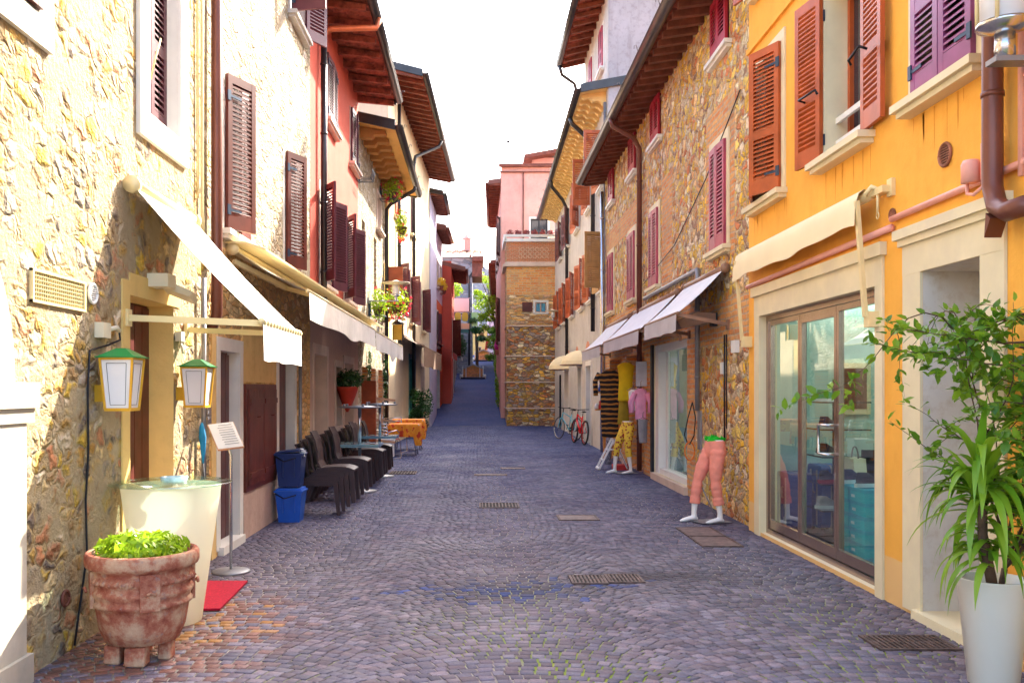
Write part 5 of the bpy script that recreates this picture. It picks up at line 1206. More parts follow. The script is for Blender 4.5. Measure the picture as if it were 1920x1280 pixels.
# small half-dome awnings on the stucco house
def dome(f, a, z, rad, label, m=AWNY):
    r = empty('dome_awning', f.p(a,z,0), label, 'awning','half dome awnings'); mb = MB(); vs = []; nu, nv = 10, 6
    for i in range(nu+1):
        for j in range(nv+1):
            u = math.pi*i/nu; v = math.pi/2*j/nv; ridge = 1-.05*abs(math.sin(u*2.5))
            vs.append(f.p(a-rad*math.cos(u)*math.cos(v)*ridge, z+rad*.62*math.sin(v)-.0, rad*.85*math.sin(u)*math.cos(v)*ridge))
    fs = [(i*(nv+1)+j,(i+1)*(nv+1)+j,(i+1)*(nv+1)+j+1,i*(nv+1)+j+1) for i in range(nu) for j in range(nv)]
    mb.add(vs,fs,0,False); mb.build('canopy', m, r)
    mb = MB(); mb.tube([f.p(a-rad*math.cos(math.pi*i/nu),z-.01,rad*.85*math.sin(math.pi*i/nu)+.01) for i in range(nu+1)],.015,6)
    for i in range(1,nu,2): mb.tube([f.p(a-rad*math.cos(math.pi*i/nu),z,rad*.85*math.sin(math.pi*i/nu)),f.p(a,z+.02,.02)],.008,5)
    mb.build('frame', AWNBR, r)
dome(fT,33.9,2.35,.85,'cream half dome awning over the tan door, farther of the pair')
dome(fT,29.3,2.4,.75,'cream half dome awning over the dark door behind the red bicycle',AWNY)

# ================================================================ STREET LAMPS
def lamp(c, R_, f, label, arm_z, green=False):
    r = empty('wall_lamp', c, label, 'street lamp','dish topped wall lamps'); x,y,z = c
    mb = MB(); mb.lathe([(.10*R_,-.42*R_),(.30*R_,-.34*R_),(.30*R_,-.30*R_),(.12*R_,-.26*R_)],c,24); mb.lathe([(.11*R_,-.70*R_),(.11*R_,-.42*R_)],c,20); mb.build('base', CHROME, r)
    mb = MB(); mb.lathe([(.25*R_,-.30*R_),(.27*R_,.42*R_)],c,24); mb.build('glass', FROST, r)
    mb = MB(); mb.lathe([(.28*R_,.42*R_),(1.0*R_,.50*R_),(.98*R_,.53*R_),(.3*R_,.62*R_),(.1*R_,.70*R_)],c,28); mb.build('shade', CREAM if not green else CHROME, r)
    mb = MB()
    for k in range(4): a = math.pi/4+math.pi/2*k; mb.tube([(x+.29*R_*math.cos(a),y+.29*R_*math.sin(a),z-.32*R_),(x+.29*R_*math.cos(a),y+.29*R_*math.sin(a),z+.45*R_)],.018*R_+.002,6)
    mb.build('rods', AWNM, r)
    w_ = f.p(y,z-.72*R_,0); mb = MB(); mb.bar((x-(.16*R_ if f.n<0 else -.16*R_),y,z-.73*R_),w_,.22*R_,.06*R_); f.box(mb,y-.1,y+.1,z-.9*R_,z-.5*R_,0,.03); mb.build('arm', GREEN if green else PIPEGR, r)
lamp((2.88,4.95,3.74),.48,fR,'close dish topped wall lamp in the top right corner over the brown downpipe',0,False)
lamp((-1.86,20.7,3.86),.33,fL,'cream dish topped wall lamp over the left awning beside the red flowers',0)
lamp((3.4-.36,36.5,4.6),.31,fT,'small dish topped wall lamp at the brick corner building',0)
r = empty('wall_lantern', P(25.0,2.9,0),'yellow glass lantern hanging beneath the flower baskets','lantern'); mb = MB(); c = P(24.6,2.95,.35); mb.box(c[0]-.12,c[0]+.12,c[1]-.12,c[1]+.12,c[2],c[2]+.4); mb.build('glass', YEL, r); mb = MB()
for dx in (-.13,.13):
    for dy in (-.13,.13): mb.bar((c[0]+dx,c[1]+dy,c[2]-.02),(c[0]+dx,c[1]+dy,c[2]+.42),.02,.02)
mb.lathe([(.2,.42),(.03,.56)],c,4); mb.tube([(c[0],c[1],c[2]+.54),(c[0],c[1],c[2]+.6),P(24.6,3.55,0)],.012,5); mb.build('frame', IRON, r)
r = empty('infrared_heater', PS(12.0,2.78,0),'brown heater lamp on the stone wall under the grey awning','heater')
mb = MB(); mb.prism([(.05,0),(.5,-.10),(.55,.0),(.3,.12),(.05,.1)],lambda d,z,t: PS(t,2.50+z,d),11.9,12.25); mb.build('housing', AWNBR, r)
mb = MB(); fS.box(mb,12.0,12.15,2.44,2.62,0,.07); mb.build('bracket', IRON, r)

# ================================================================ STREET OBJECTS
# terracotta planter
cx, cy = -2.0, 5.42
r = empty('terracotta_planter', (cx,cy,0),'big weathered terracotta planter with carved band, standing on bricks at the left front','planter')
t = NT('weathered_terracotta'); nz = t.noise(7,7,.7).outputs[0]; n2 = t.noise(22,5,.7).outputs[0]
c = t.ramp(nz,[(.36,(.26,.07,.045)),(.47,(.40,.15,.09)),(.56,(.50,.30,.19)),(.70,(.58,.42,.28))]); c = t.mix(t.ramp(n2,[(.58,(0,0,0)),(.72,(.8,.8,.8))]),c,(.28,.22,.2)); t.out(c,.9,t.bump(n2,.7,.01),spec=.15); TERRA = t.mat
def band(a, z): return 1.0
mb = MB(); prof = [(.19,.115),(.21,.12),(.245,.20),(.262,.30),(.27,.335),(.285,.34),(.288,.36),(.275,.37),(.278,.39),(.292,.41),(.292,.43),(.277,.45),(.277,.465),(.293,.48),(.293,.50),(.280,.52),(.286,.55),(.318,.565),(.325,.58),(.325,.63),(.315,.645),(.285,.645),(.28,.58),(.02,.58)]
mb.lathe(prof,(cx,cy,0),48,0,cap=True); mb.build('pot', TERRA, r)
mb = MB()
for k in range(4):
    a = R(-62+90*k); u = Vector((math.cos(a),math.sin(a),0)); v = Vector((-math.sin(a),math.cos(a),0)); c0 = Vector((cx,cy,0))+u*.285
    pts = [c0+v*s_*.055+Vector((0,0,z_))+u*d_ for d_ in (-.01,.010) for z_ in (.335,.545) for s_ in (-1,1)]
    mb.hexa([pts[0],pts[1],pts[5],pts[4],pts[2],pts[3],pts[7],pts[6]])
    mb.tube([c0+v*(-.03)+u*.03+Vector((0,0,.43)),c0+u*.036+Vector((0,0,.45)),c0+v*.03+u*.03+Vector((0,0,.43))],.009,6)
for k in range(40):
    a = 2*math.pi*k/40
    if abs((math.degrees(a)+62)%90) < 13 or abs((math.degrees(a)+62)%90) > 77: continue
    mb.tube([(cx+.280*math.cos(a-.05),cy+.280*math.sin(a-.05),.475),(cx+.295*math.cos(a),cy+.295*math.sin(a),.49),(cx+.280*math.cos(a+.05),cy+.280*math.sin(a+.05),.51)],[.006,.016,.006],6)
mb.build('carved_band', TERRA, r)
mb = MB(); foliage(mb,(cx,cy,.66),.265,1500,.034,squash=(1,1,.32)); 
g_ = mb.build('foliage', LEAFL, r)
for i,(dx,dy) in enumerate(((-.13,-.10),(.02,-.15),(.14,.0),(-.05,.12))):
    b = empty('brick_block',(cx+dx,cy+dy,0),('worn brick block under the terracotta planter, ' + ('leftmost','nearest','rightmost','rearmost')[i]),'brick'); 
    mb = MB(); w_=(.05,.062,.04,.05)[i]; mb.hexa([(cx+dx-w_,cy+dy-.045,0),(cx+dx+w_,cy+dy-.055,0),(cx+dx+w_*1.02,cy+dy+.05,0),(cx+dx-w_*.95,cy+dy+.045,0),(cx+dx-w_*.96,cy+dy-.04,.108),(cx+dx+w_*.97,cy+dy-.045,.113),(cx+dx+w_,cy+dy+.05,.113),(cx+dx-w_*.9,cy+dy+.04,.112)])
    o = mb.build('block', TERRA, b); bv = o.modifiers.new('bevel','BEVEL'); bv.width = .012; bv.segments = 2
# cone table with glass top
cx, cy = -2.12, 6.28
r = empty('cone_table',(cx,cy,0),'tall translucent ivory cone table with a round green glass top behind the planter','table')
t = NT('translucent_ivory'); t.out((.92,.87,.74),.35); tr_ = t.n('ShaderNodeBsdfTranslucent'); tr_.inputs[0].default_value = (.95,.9,.72,1); mx = t.n('ShaderNodeMixShader'); mx.inputs[0].default_value = .45; t.link(t.b.outputs[0],mx.inputs[1]); t.link(tr_.outputs[0],mx.inputs[2]); t.link(mx.outputs[0],t.t.nodes['Material Output'].inputs[0]); IVT = t.mat
mb = MB(); mb.lathe([(.20,0),(.205,.01),(.335,.94),(.33,.945),(.325,.94)],(cx,cy,0),40,cap=False); mb.build('cone', IVT, r)
mb = MB(); mb.lathe([(.405,.95),(.412,.956),(.405,.962)],(cx,cy,0),56); mb.build('table_top', GGLASS, r)
r = empty('ashtray',(cx+.05,cy,.962),'clear ribbed glass ashtray on the green glass table top','ashtray')
mb = MB(); mb.lathe([(.085,0.001),(.095,.035),(.088,.036),(.075,.008),(.01,.008)],(cx+.02,cy,.962),28,fn=lambda a,z:1+.04*math.sin(a*14)); mb.build('bowl', plain('pale_cut_glass',(.6,.85,.82),.08,var=.2,scale=20), r)
# menu stand
sx_, sy_ = -2.16, 7.95
r = empty('menu_stand',(sx_,sy_,0),'slim steel menu stand with a tilted board, on a round foot beside the red mat','menu stand')
mb = MB(); mb.lathe([(.165,0),(.165,.012),(.15,.022),(.02,.028)],(sx_,sy_,0),32); mb.build('foot', PIPEGR, r)
mb = MB(); mb.tube([(sx_,sy_,.02),(sx_,sy_,1.02),(sx_-.02,sy_-.02,1.10),(sx_-.06,sy_-.03,1.14)],.013,10); mb.build('pole', CHROME, r)
c = Vector((sx_-.03,sy_-.06,1.20)); u = Vector((.068,-.075,-.105)); v = Vector((-.105,-.03,-.012))
nn = u.cross(v).normalized(); nn = nn if nn.y < 0 else -nn 
mb = MB(); mb.hexa([c-u-v-nn*.02,c+u-v-nn*.02,c+u+v-nn*.02,c-u+v-nn*.02,c-u-v,c+u-v,c+u+v,c-u+v]); mb.build('board', WOODL, r)
mb = MB(); uu,vv = u*.97,v*.96; mb.hexa([c-uu-vv+nn*.001,c+uu-vv+nn*.001,c+uu+vv+nn*.001,c-uu+vv+nn*.001,c-uu-vv+nn*.006,c+uu-vv+nn*.006,c+uu+vv+nn*.006,c-uu+vv+nn*.006]); mb.build('menu_page', WPLAS, r)
mb = MB()
for k in range(9):
    q = c-uu*(.8-.19*k)+nn*.0075; L_ = .8-.25*rng.uniform(); mb.hexa([q-vv*.8-u*.02,q-vv*.8+u*.02,q+vv*(L_-.3)+u*.02,q+vv*(L_-.3)-u*.02,q-vv*.8-u*.02+nn*.001,q-vv*.8+u*.02+nn*.001,q+vv*(L_-.3)+u*.02+nn*.001,q+vv*(L_-.3)-u*.02+nn*.001])
mb.build('menu_print', PIPEGR, r)
# red mat
t_ = MB(); t_.hexa([(-2.30,6.50,.008),(-1.86,6.55,.008),(-1.90,7.50,.008),(-2.36,7.50,.008),(-2.30,6.50,.022),(-1.86,6.55,.022),(-1.90,7.50,.022),(-2.36,7.50,.022)])
o = t_.build('doormat', REDMAT, None); tag(o,'bright red doormat lying on the cobbles beside the cone table','doormat')
# blue folded cloth / parasol on the standpipe
r = empty('folded_parasol', P(8.05,.95,.1),'small blue folded parasol leaning on the grey pipe behind the menu stand','parasol'); mb = MB(); q = P(8.0,0,.12)
mb.loft([(q[0]-.04,8.0,.95,.008,.008),(q[0]-.04,8.0,1.05,.02,.02),(q[0]-.05,8.02,1.18,.034,.034),(q[0]-.06,8.03,1.27,.022,.022),(q[0]-.06,8.03,1.31,.006,.006)],10); mb.build('cloth', plain('teal_blue_cloth',(.01,.25,.5),.7), r)
mb = MB(); mb.tube([(q[0]+.01,8.0,.002),(q[0]-.04,8.0,.98)],.006,6); mb.build('pole', IRON, r)
# bins
def bin_(z0, H, m, lid, x, y, label, rubbish=False):
    r = empty('waste_bin',(x,y,z0),label,'bin','stacked blue bins'); mb = MB(); w0,w1 = .125,.16
    def ring(z,w,dx=0): return [(x-w+dx,y-w,z),(x+w+dx,y-w,z),(x+w+dx,y+w,z),(x-w+dx,y+w,z)]
    mb.hexa(ring(z0,w0)+ring(z0+H*.86,w1)); 
    for q in (-.07,.07): mb.box(x+q-.006,x+q+.006,y-w1-.006,y-w1+.03,z0+.12,z0+H*.8)
    mb.build('body', m, r)
    mb = MB(); mb.hexa(ring(z0+H*.86+.001,w1+.014)+ring(z0+H*.91,w1+.014)); 
    if rubbish: mb.hexa([(x-w1,y-w1,z0+H*.915),(x+w1*.8,y-w1,z0+H*.97),(x+w1*.8,y+w1,z0+H*.97),(x-w1,y+w1,z0+H*.915),(x-w1,y-w1,z0+H*.95),(x+w1*.8,y-w1,z0+H*1.03),(x+w1*.8,y+w1,z0+H*1.03),(x-w1,y+w1,z0+H*.95)])
    else: mb.hexa(ring(z0+H*.911,w1)+ring(z0+H*.98,w1*.9))
    mb.build('lid', m, r)
    mb = MB(); mb.tube([(x-w1-.0,y-w1-.012,z0+H*.84),(x-w1*.3,y-w1-.03,z0+H*.70),(x+w1*.6,y-w1-.02,z0+H*.80)],.008,6); mb.build('handle', IRON, r)
    if rubbish: mb = MB(); foliage(mb,(x+.14,y-.05,z0+H*.93),.05,26,.035); mb.build('rubbish', WS, r)
bin_(0,.42,BLUEP,BLUEP,-2.27,11.05,'bright blue bin standing on the ground by the door, bottom of the pair')
bin_(.43,.44,NAVYP,NAVYP,-2.27,11.05,'darker blue bin with paper sticking out, on top of the bright blue one',True)

# stacking chairs: built once, facing +X
def resin_chair():
    r = empty('resin_chair',(0,0,0),'x','chair','stacked brown resin chairs'); w_ = .23
    mb = MB(); n = 8; vs = []
    for L in (0,-.022):
        for i in range(n+1):
            t = i/n; x = -.2+.46*t; z = .44+.02*math.sin(math.pi*t*.9)-.05*max(0,t-.8)*5*.5
            for s_ in (-w_,w_): vs.append((x,s_,z+L))
    q = 2*(n+1); fs = [(2*i,2*i+2,2*i+3,2*i+1) for i in range(n)]+[(q+2*i,q+2*i+1,q+2*i+3,q+2*i+2) for i in range(n)]
    fs += [(2*i,q+2*i,q+2*i+2,2*i+2) for i in range(n)]+[(2*i+1,2*i+3,q+2*i+3,q+2*i+1) for i in range(n)]+[(0,1,q+1,q),(2*n,q+2*n,q+2*n+1,2*n+1)]
    mb.add(vs,fs); 
    for s_ in (-1,1): mb.box(-.2,.2,s_*w_-.012,s_*w_+.012,.375,.44)
    mb.build('seat', RESIN, r)
    mb = MB(); pr = [(-.18,.43),(-.22,.52),(-.23,.66),(-.26,.80),(-.31,.90)]
    vs = []
    for t in (0,.02):
        for x,z in pr:
            for k in range(5): s_ = -1+.5*k; vs.append((x+t-.02*(1-s_*s_),s_*(w_-.015),z))
    fs = []
    for j in range(4):
        for k in range(4): a = j*5+k; fs += [(a,a+1,a+6,a+5),(25+a,25+a+5,25+a+6,25+a+1)]
    for k in range(4): fs += [(k,25+k,26+k,k+1),(20+k,21+k,46+k,45+k)]
    for j in range(4): fs += [(j*5,j*5+5,30+j*5,25+j*5),(j*5+4,29+j*5,34+j*5,j*5+9)]
    mb.add(vs,fs); mb.build('backrest', RESIN, r)
    for s_ in (-1,1):
        mb = MB(); y = s_*(w_-.02)
        mb.hexa([(.235,y-.022,0),(.275,y-.022,0),(.275,y+.022,0),(.235,y+.022,0),(.185,y-.025,.42),(.25,y-.025,.42),(.25,y+.025,.42),(.185,y+.025,.42)]); mb.build('leg', RESIN, r)
        mb = MB(); mb.hexa([(-.38,y-.02,0),(-.34,y-.02,0),(-.34,y+.02,0),(-.38,y+.02,0),(-.22,y-.024,.44),(-.15,y-.024,.44),(-.15,y+.024,.44),(-.22,y+.024,.44)]); mb.build('leg', RESIN, r)
    return r
ch0 = resin_chair(); first = True
ordn = ['lowest','second up','third up','fourth up']
stk = [(11.75,4,'stack nearest the blue bins'),(13.2,4,'second stack from the blue bins'),(15.2,4,'stack just past the first glass table'),(16.1,3,'second last stack toward the orange tables'),(17.3,3,'last stack before the orange tables')]
for y, n, lb in stk:
    for k in range(n):
        top = ' (top)' if False else ''
        nm = ('topmost' if k == n-1 else ordn[k])
        label = f'brown resin chair, {nm} in the {lb}'
        loc = (-2.02+.062*k, y+.02*k, .052*k)
        if first: ch0.location = loc; ch0['label'] = label; first = False
        else: copy_tree(ch0, loc, R(rng.uniform(-1,1)), label)
def bistro(x, y, label, inverted=False, z0=0, m=None):
    r = empty('bistro_table',(x,y,z0),label,'table','bistro tables among the chairs'); s_ = 1
    Z = (lambda z: z) if not inverted else (lambda z: .62-z)
    def bx(x0,x1,y0,y1,a,b,mb): a,b = sorted((Z(a)+z0,Z(b)+z0)); mb.box(x0,x1,y0,y1,a,b)
    mb = MB(); 
    if inverted: 
        mb.lathe([(.30,0),(.33,.012),(.33,.02),(.02,.045)],(x,y,z0+.575),28)
        for k in range(5): a = 2*math.pi*k/5; mb.tube([(x+.27*math.cos(a),y+.27*math.sin(a),z0+.60),(x+.27*math.cos(a),y+.27*math.sin(a),z0+.64)],.02,8)
    else: mb.lathe([(.27,0),(.27,.015),(.04,.04)],(x,y,z0),28)
    mb.build('base', PIPEGR, r)
    mb = MB(); mb.tube([(x,y,z0+.02),(x,y,z0+(.60 if inverted else .71))],.028,12); mb.build('pole', CHROME, r)
    mb = MB(); zt = z0 if inverted else z0+.71; mb.box(x-.33,x+.33,y-.33,y+.33,zt,zt+.02); mb.build('table_top', m or CHROME, r)
BLG = plain('blue_grey_table_top',(.25,.42,.5),.12,.2,var=.15,scale=3)
bistro(-1.85,14.25,'square glass topped table standing after the second chair stack',m=BLG); bistro(-1.85,14.25,'table turned upside down on the nearer glass topped table',True,.735,BLG)
bistro(-1.8,16.7,'square glass topped table standing between the farther chair stacks',m=BLG); bistro(-1.8,16.75,'table turned upside down on the farther glass topped table',True,.735,BLG)
# red timber rack with rungs
r = empty('timber_rack',(-2.25,18.8,0),'red brown timber post rack with light wooden rungs beside the farthest chairs','rack')
mb = MB(); mb.box(-2.4,-2.1,18.75,18.87,0,1.78); mb.build('post', REDWOOD, r)
for zz in (.55,.98,1.42): mb = MB(); mb.bar((-2.15,18.80,zz),(-1.72,18.95,zz-.05),.05,.05); mb.build('rung', WOODL, r)
# orange cloth tables with chrome chairs
OC = NT('orange_floral_cloth'); nz = OC.noise(9,3,.5).outputs[0]; cc = OC.ramp(nz,[(.42,(.85,.25,.01)),(.52,(.9,.36,.02)),(.6,(.65,.05,.01))]); OC.out(cc,.8,OC.bump(OC.noise(5,3).outputs[0],.4,.03)); OC = OC.mat
def cloth_table(x, y, s_, label, H=.76):
    r = empty('garden_table',(x,y,0),label+' steel table','table')
    mb = MB()
    for dx in (-.8,.8):
        for dy in (-.8,.8): mb.tube([(x+dx*s_,y+dy*s_,0),(x+dx*s_*.7,y+dy*s_*.7,H-.03)],.016,8)
    mb.build('legs', CHROME, r); mb = MB(); mb.box(x-s_,x+s_,y-s_,y+s_,H-.03,H); mb.build('table_top', WPLAS, r)
    mb = MB(); n = 60; rings = []
    for (k,(ex,z)) in enumerate(((0,H+.006),(.6,H+.006),(1.0,H+.006),(1.04,H-.03),(1.06,H-.15),(1.08,H-.3))):
        rg = []
        for i in range(n):
            a = 2*math.pi*i/n; cxn, sn = math.cos(a), math.sin(a); mxn = max(abs(cxn),abs(sn)); px_, py_ = cxn/mxn*s_*ex, sn/mxn*s_*ex
            corner = abs(abs(cxn)-abs(sn)) < .35; wob = 1+(.06*math.sin(i*1.9)+.05*math.sin(i*.7))*(k>3); drop = (z-H)*(1.7 if corner and k > 3 else 1)
            rg.append((x+px_*wob,y+py_*wob,H+drop+.0))
        rings.append(rg)
    vs = [p_ for rg in rings for p_ in rg]; fs = [(k*n+i,k*n+(i+1)%n,(k+1)*n+(i+1)%n,(k+1)*n+i) for k in range(5) for i in range(n)]+[tuple(range(n))]
    mb.add(vs,fs,0,True); o = mb.build('tablecloth', OC, None); tag(o,label+' tablecloth','tablecloth','orange tablecloths')
cloth_table(-1.78,22.2,.38,'nearer orange flowered'); cloth_table(-1.85,24.3,.42,'farther orange flowered',.80)
def cantilever():
    r = empty('steel_chair',(0,0,0),'x','chair','steel tube chairs with red seats')
    for s_ in (-1,1):
        mb = MB(); y = .24*s_; mb.tube([(-.22,y,.01),(.25,y,.01),(.29,y,.06),(.22,y,.44),(-.2,y,.44),(-.34,y,.92)],.013,8); mb.tube([(-.24,y,.62),(.1,y,.66),(.2,y,.6)],.012,8); mb.build('side_frame', CHROME, r)
    mb = MB(); mb.box(-.2,.22,-.23,.23,.43,.46); mb.build('seat', plain('red_seat',(.6,.04,.02),.5), r)
    mb = MB(); 
    for k in range(5): t = k/4; mb.tube([(-.24-.09*t,-.24,.58+.3*t),(-.24-.09*t,.24,.58+.3*t)],.014,6)
    mb.build('backrest', CHROME, r); return r
c0 = cantilever(); c0.location = (-2.12,21.0,0); c0.rotation_euler = (0,0,R(60)); c0['label'] = 'steel tube chair with red seat on the near side of the orange tables'
copy_tree(c0,(-2.1,23.2,0),R(80),'steel tube chair between the two orange tables')
r = empty('planter_box',(-2.05,19.9,0),'white plastic box standing beside the steel chairs','planter box'); mb = MB(); mb.box(-2.25,-1.85,19.8,20.2,.12,.5); mb.box(-2.27,-1.83,19.78,20.22,.46,.52); mb.build('box', WPLAS, r); mb = MB(); mb.box(-2.2,-1.9,19.85,20.15,0,.12); mb.build('foot', PIPEGR, r)
# green bush in pot
r = empty('potted_bush',(-2.0,31,0),'dense dark green potted bush where the ramp begins on the left','bush')
mb = MB(); mb.lathe([(.22,0),(.3,.4),(.32,.42),(.28,.38)],(-1.98,31,0),16); mb.build('pot', TERRA, r)
mb = MB(); mb.tube([(-1.98,31,.3),(-1.95,31,1.0)],.03,6); mb.build('stem', BARK, r)
mb = MB()
for _ in range(11): foliage(mb,(-1.98+rng.uniform(-.22,.22),31+rng.uniform(-.3,.3),.45+rng.uniform(0,1.0)),.28,170,.055)
mb.build('foliage', LEAFD, r)
r = empty('climbing_plant', P(20.2,1.5,.1),'straggly green climber on the brick pier by the farthest awning','climber')
mb = MB()
for k in range(9): foliage(mb,P(20.15+.05*k,.4+.24*k,.06),.14,60,.04,squash=(.4,1,1.2))
mb.build('foliage', LEAFD, r)
r = empty('climbing_plant', P(23,1.5,.1),'green climber on the stone wall behind the orange tables','climber')
mb = MB()
for k in range(9): foliage(mb,P(24.2+.15*math.sin(k),.6+.28*k,.06),.16,60,.045,squash=(.4,1,1.2))
mb.build('foliage', LEAFD, r)

# ---------------------------------------------------------------- mannequins
def legs(r, x, y, yaw, pm, pantlen, label=None, hip=.98, spread=.17, flared=.0):
    """lower-body mannequin: white legs and feet, trousers as one remeshed surface"""
    c, s_ = math.cos(yaw), math.sin(yaw)
    def T(v): return (x+v[0]*c-v[1]*s_, y+v[0]*s_+v[1]*c, v[2])
    # local +x = facing
    L = [((.00,.085,.86),.095),((.03,.10,.70),.085),((.05,.11,.50),.062),((.03,.12,.34),.056),((.0,.13,.12),.040)]
    Rr_ = [((.00,-.085,.86),.095),((.08,-.10,.70),.085),((.16,-.11,.50),.062),((.18,-.12,.34),.056),((.20,-.125,.12),.040)]
    mb = MB()
    for leg_ in (L,Rr_):
        pts = [T(p_) for p_,_ in leg_]; mb.tube(pts+[T((leg_[-1][0][0],leg_[-1][0][1],.05))],[q*.80 for _,q in leg_]+[.034],14)
        ax, ay = leg_[-1][0][0], leg_[-1][0][1]
        mb.tube([T((ax-.045,ay,.035)),T((ax,ay,.05)),T((ax+.06,ay,.042)),T((ax+.13,ay,.026)),T((ax+.19,ay,.016))],[.024,.036,.036,.034,.016],12,ell=.75)
    o = mb.build('legs', WSKIN, r); rm = o.modifiers.new('remesh','REMESH'); rm.mode='VOXEL'; rm.voxel_size=.008; rm.use_smooth_shade = True
    mb = MB()
    for leg_ in (L,Rr_):
        k = [(p_,q) for p_,q in leg_ if p_[2] > pantlen]; last = leg_[len(k)] if len(k) < len(leg_) else leg_[-1]
        a, b = k[-1], last; t = (a[0][2]-pantlen)/(a[0][2]-b[0][2]+1e-6); e = tuple(a[0][i]+(b[0][i]-a[0][i])*t for i in range(3))
        pts = [T(p_) for p_,_ in k]+[T(e)]; rs = [q*.88+.008+.004*(i%2) for i,(_,q) in enumerate(k)]+[a[1]*(1-t)+b[1]*t+.018]
        # subdivide for folds
        P2, R2 = [], []
        for i in range(len(pts)-1):
            for j in range(5):
                tt = j/5; P2.append(Vector(pts[i]).lerp(Vector(pts[i+1]),tt)); R2.append(rs[i]+(rs[i+1]-rs[i])*tt+.0045*math.sin((i*5+j)*2.3)+.003*math.sin((i*5+j)*1.1))
        P2.append(Vector(pts[-1])); R2.append(rs[-1]); mb.tube(P2,R2,18)
    secs = [(.78,.10,.150),(.85,.112,.172),(.92,.108,.165),(.985,.10,.148)]
    mb.loft([(*T((-.01,0,z))[:2],z,rx,ry,yaw) for z,rx,ry in secs],24)
    o = mb.build('trousers', pm, r); rm = o.modifiers.new('remesh','REMESH'); rm.mode='VOXEL'; rm.voxel_size=.0085; rm.use_smooth_shade = True
    sm_ = o.modifiers.new('smooth','SMOOTH'); sm_.iterations = 2
    mb = MB(); mb.loft([(*T((-.01,0,.97))[:2],.97,.085,.13,yaw),(*T((-.01,0,.995))[:2],.995,.085,.13,yaw)],20); mb.build('waist', WSKIN, r)
    mb = MB()
    ctr = T((-.05,0,.0)); a_ = Vector(ctr); u = Vector((c,s_,0))*.2; v = Vector((-s_,c,0))*.16; a_ = a_+Vector((c,s_,0))*.1
    mb.hexa([a_-u-v+Vector((0,0,.012)),a_+u-v+Vector((0,0,.012)),a_+u+v+Vector((0,0,.012)),a_-u+v+Vector((0,0,.012)),a_-u-v+Vector((0,0,.018)),a_+u-v+Vector((0,0,.018)),a_+u+v+Vector((0,0,.018)),a_-u+v+Vector((0,0,.018))])
    mb.tube([T((-.14,-.12,.018)),T((-.05,-.125,.14)),T((.1,-.12,.42))],.007,6); mb.build('base_plate', PIPEGR, r)
    return T
CORAL = plain('coral_cotton',(.85,.29,.21),.8,var=.1,scale=9,bump=.4,bscale=24,bdist=.012)
t = NT('yellow_floral_cotton'); v_ = t.n('ShaderNodeTexVoronoi',feature='F1',Vector=t.oc(),Scale=17.0); c_ = t.ramp(v_.outputs['Distance'],[(.28,(.35,.05,.03)),(.36,(.55,.25,.03)),(.42,(.80,.55,.05))]); t.out(c_,.8); FLOR = t.mat
r = empty('mannequin',(2.82,10.95,0),'white lower body mannequin in coral trousers by the stone wall','mannequin'); r2 = r
T = legs(r,2.86,10.95,R(197),CORAL,.22)
mb = MB(); q = T((0,0,1.0)); foliage(mb,q,.10,90,.05,squash=(1.1,1.1,.35)); mb.build('green_scarf', plain('bright_green_cloth',(.01,.55,.02),.7), r)
r = empty('mannequin',(2.85,17.35,0),'white lower body mannequin in yellow floral trousers under the farther awning','mannequin')
T = legs(r,2.86,17.3,R(200),FLOR,.33)
# hanging clothes
def garment(name, x, y, z0, z1, prof, m, label, group=None, sleeves=None, wave=.012):
    r = empty(name,(x,y,z0),label,'clothes',group); mb = MB(); k = len(prof); secs = []
    for i in range(24):
        t = i/23; z = z0+(z1-z0)*t; w_ = np.interp(t,[p_[0] for p_ in prof],[p_[1] for p_ in prof]); secs.append((z,w_))
    n = 26; vs = []
    for i,(z,w_) in enumerate(secs):
        for j in range(n):
            a = 2*math.pi*j/n; ww = 1+wave*6*math.sin(a*5+z*4)*(1-i/24)
            vs.append((x+w_*ww*math.cos(a), y+.05*ww*math.sin(a)+.01*math.sin(z*9), z))
    fs = [(i*n+j,i*n+(j+1)%n,(i+1)*n+(j+1)%n,(i+1)*n+j) for i in range(23) for j in range(n)]+[tuple(range(n))[::-1],tuple(23*n+j for j in range(n))]
    mb.add(vs,fs,0,True)
    if sleeves:
        for s_ in (-1,1): mb.tube([(x+s_*prof[-2][1]*.9,y,z1-.08),(x+s_*(prof[-2][1]+.06),y-.01,z1-.25),(x+s_*(prof[-2][1]+.05),y-.02,z1-sleeves)],[.05,.055,.05],12)
    mb.build('fabric', m, r)
    mb = MB(); mb.tube([(x-.12,y,z1-.02),(x,y,z1+.04),(x+.12,y,z1-.02)],.006,6); mb.tube([(x,y,z1+.04),(x,y,z1+.12),(x+.02,y,z1+.14)],.005,6); mb.build('hanger', CHROME, r)
    return r
t = NT('striped_knit'); sx = t.n('ShaderNodeSeparateXYZ'); t.link(t.oc(), sx.inputs[0]); zz = t.math('ADD', t.math('MULTIPLY', sx.outputs[2], 62), t.math('MULTIPLY', t.noise(5,2).outputs[0], 4.5)); sn = t.math('SINE', zz); c_ = t.ramp(sn,[(.3,(.012,.01,.01)),(.42,(.42,.17,.03))]); t.out(c_,.9); STR = t.mat
garment('hanging_dress',2.78,19.0,.60,2.02,[(0,.17),(.3,.18),(.55,.19),(.75,.21),(.92,.25),(1,.07)],STR,'long black and brown striped dress hanging by the brick niche','hanging clothes',.55)
MUST = plain('mustard_knit',(.72,.52,.01),.85,var=.08,bump=.4,bscale=60); OLIV = plain('olive_cloth',(.35,.25,.02),.85)
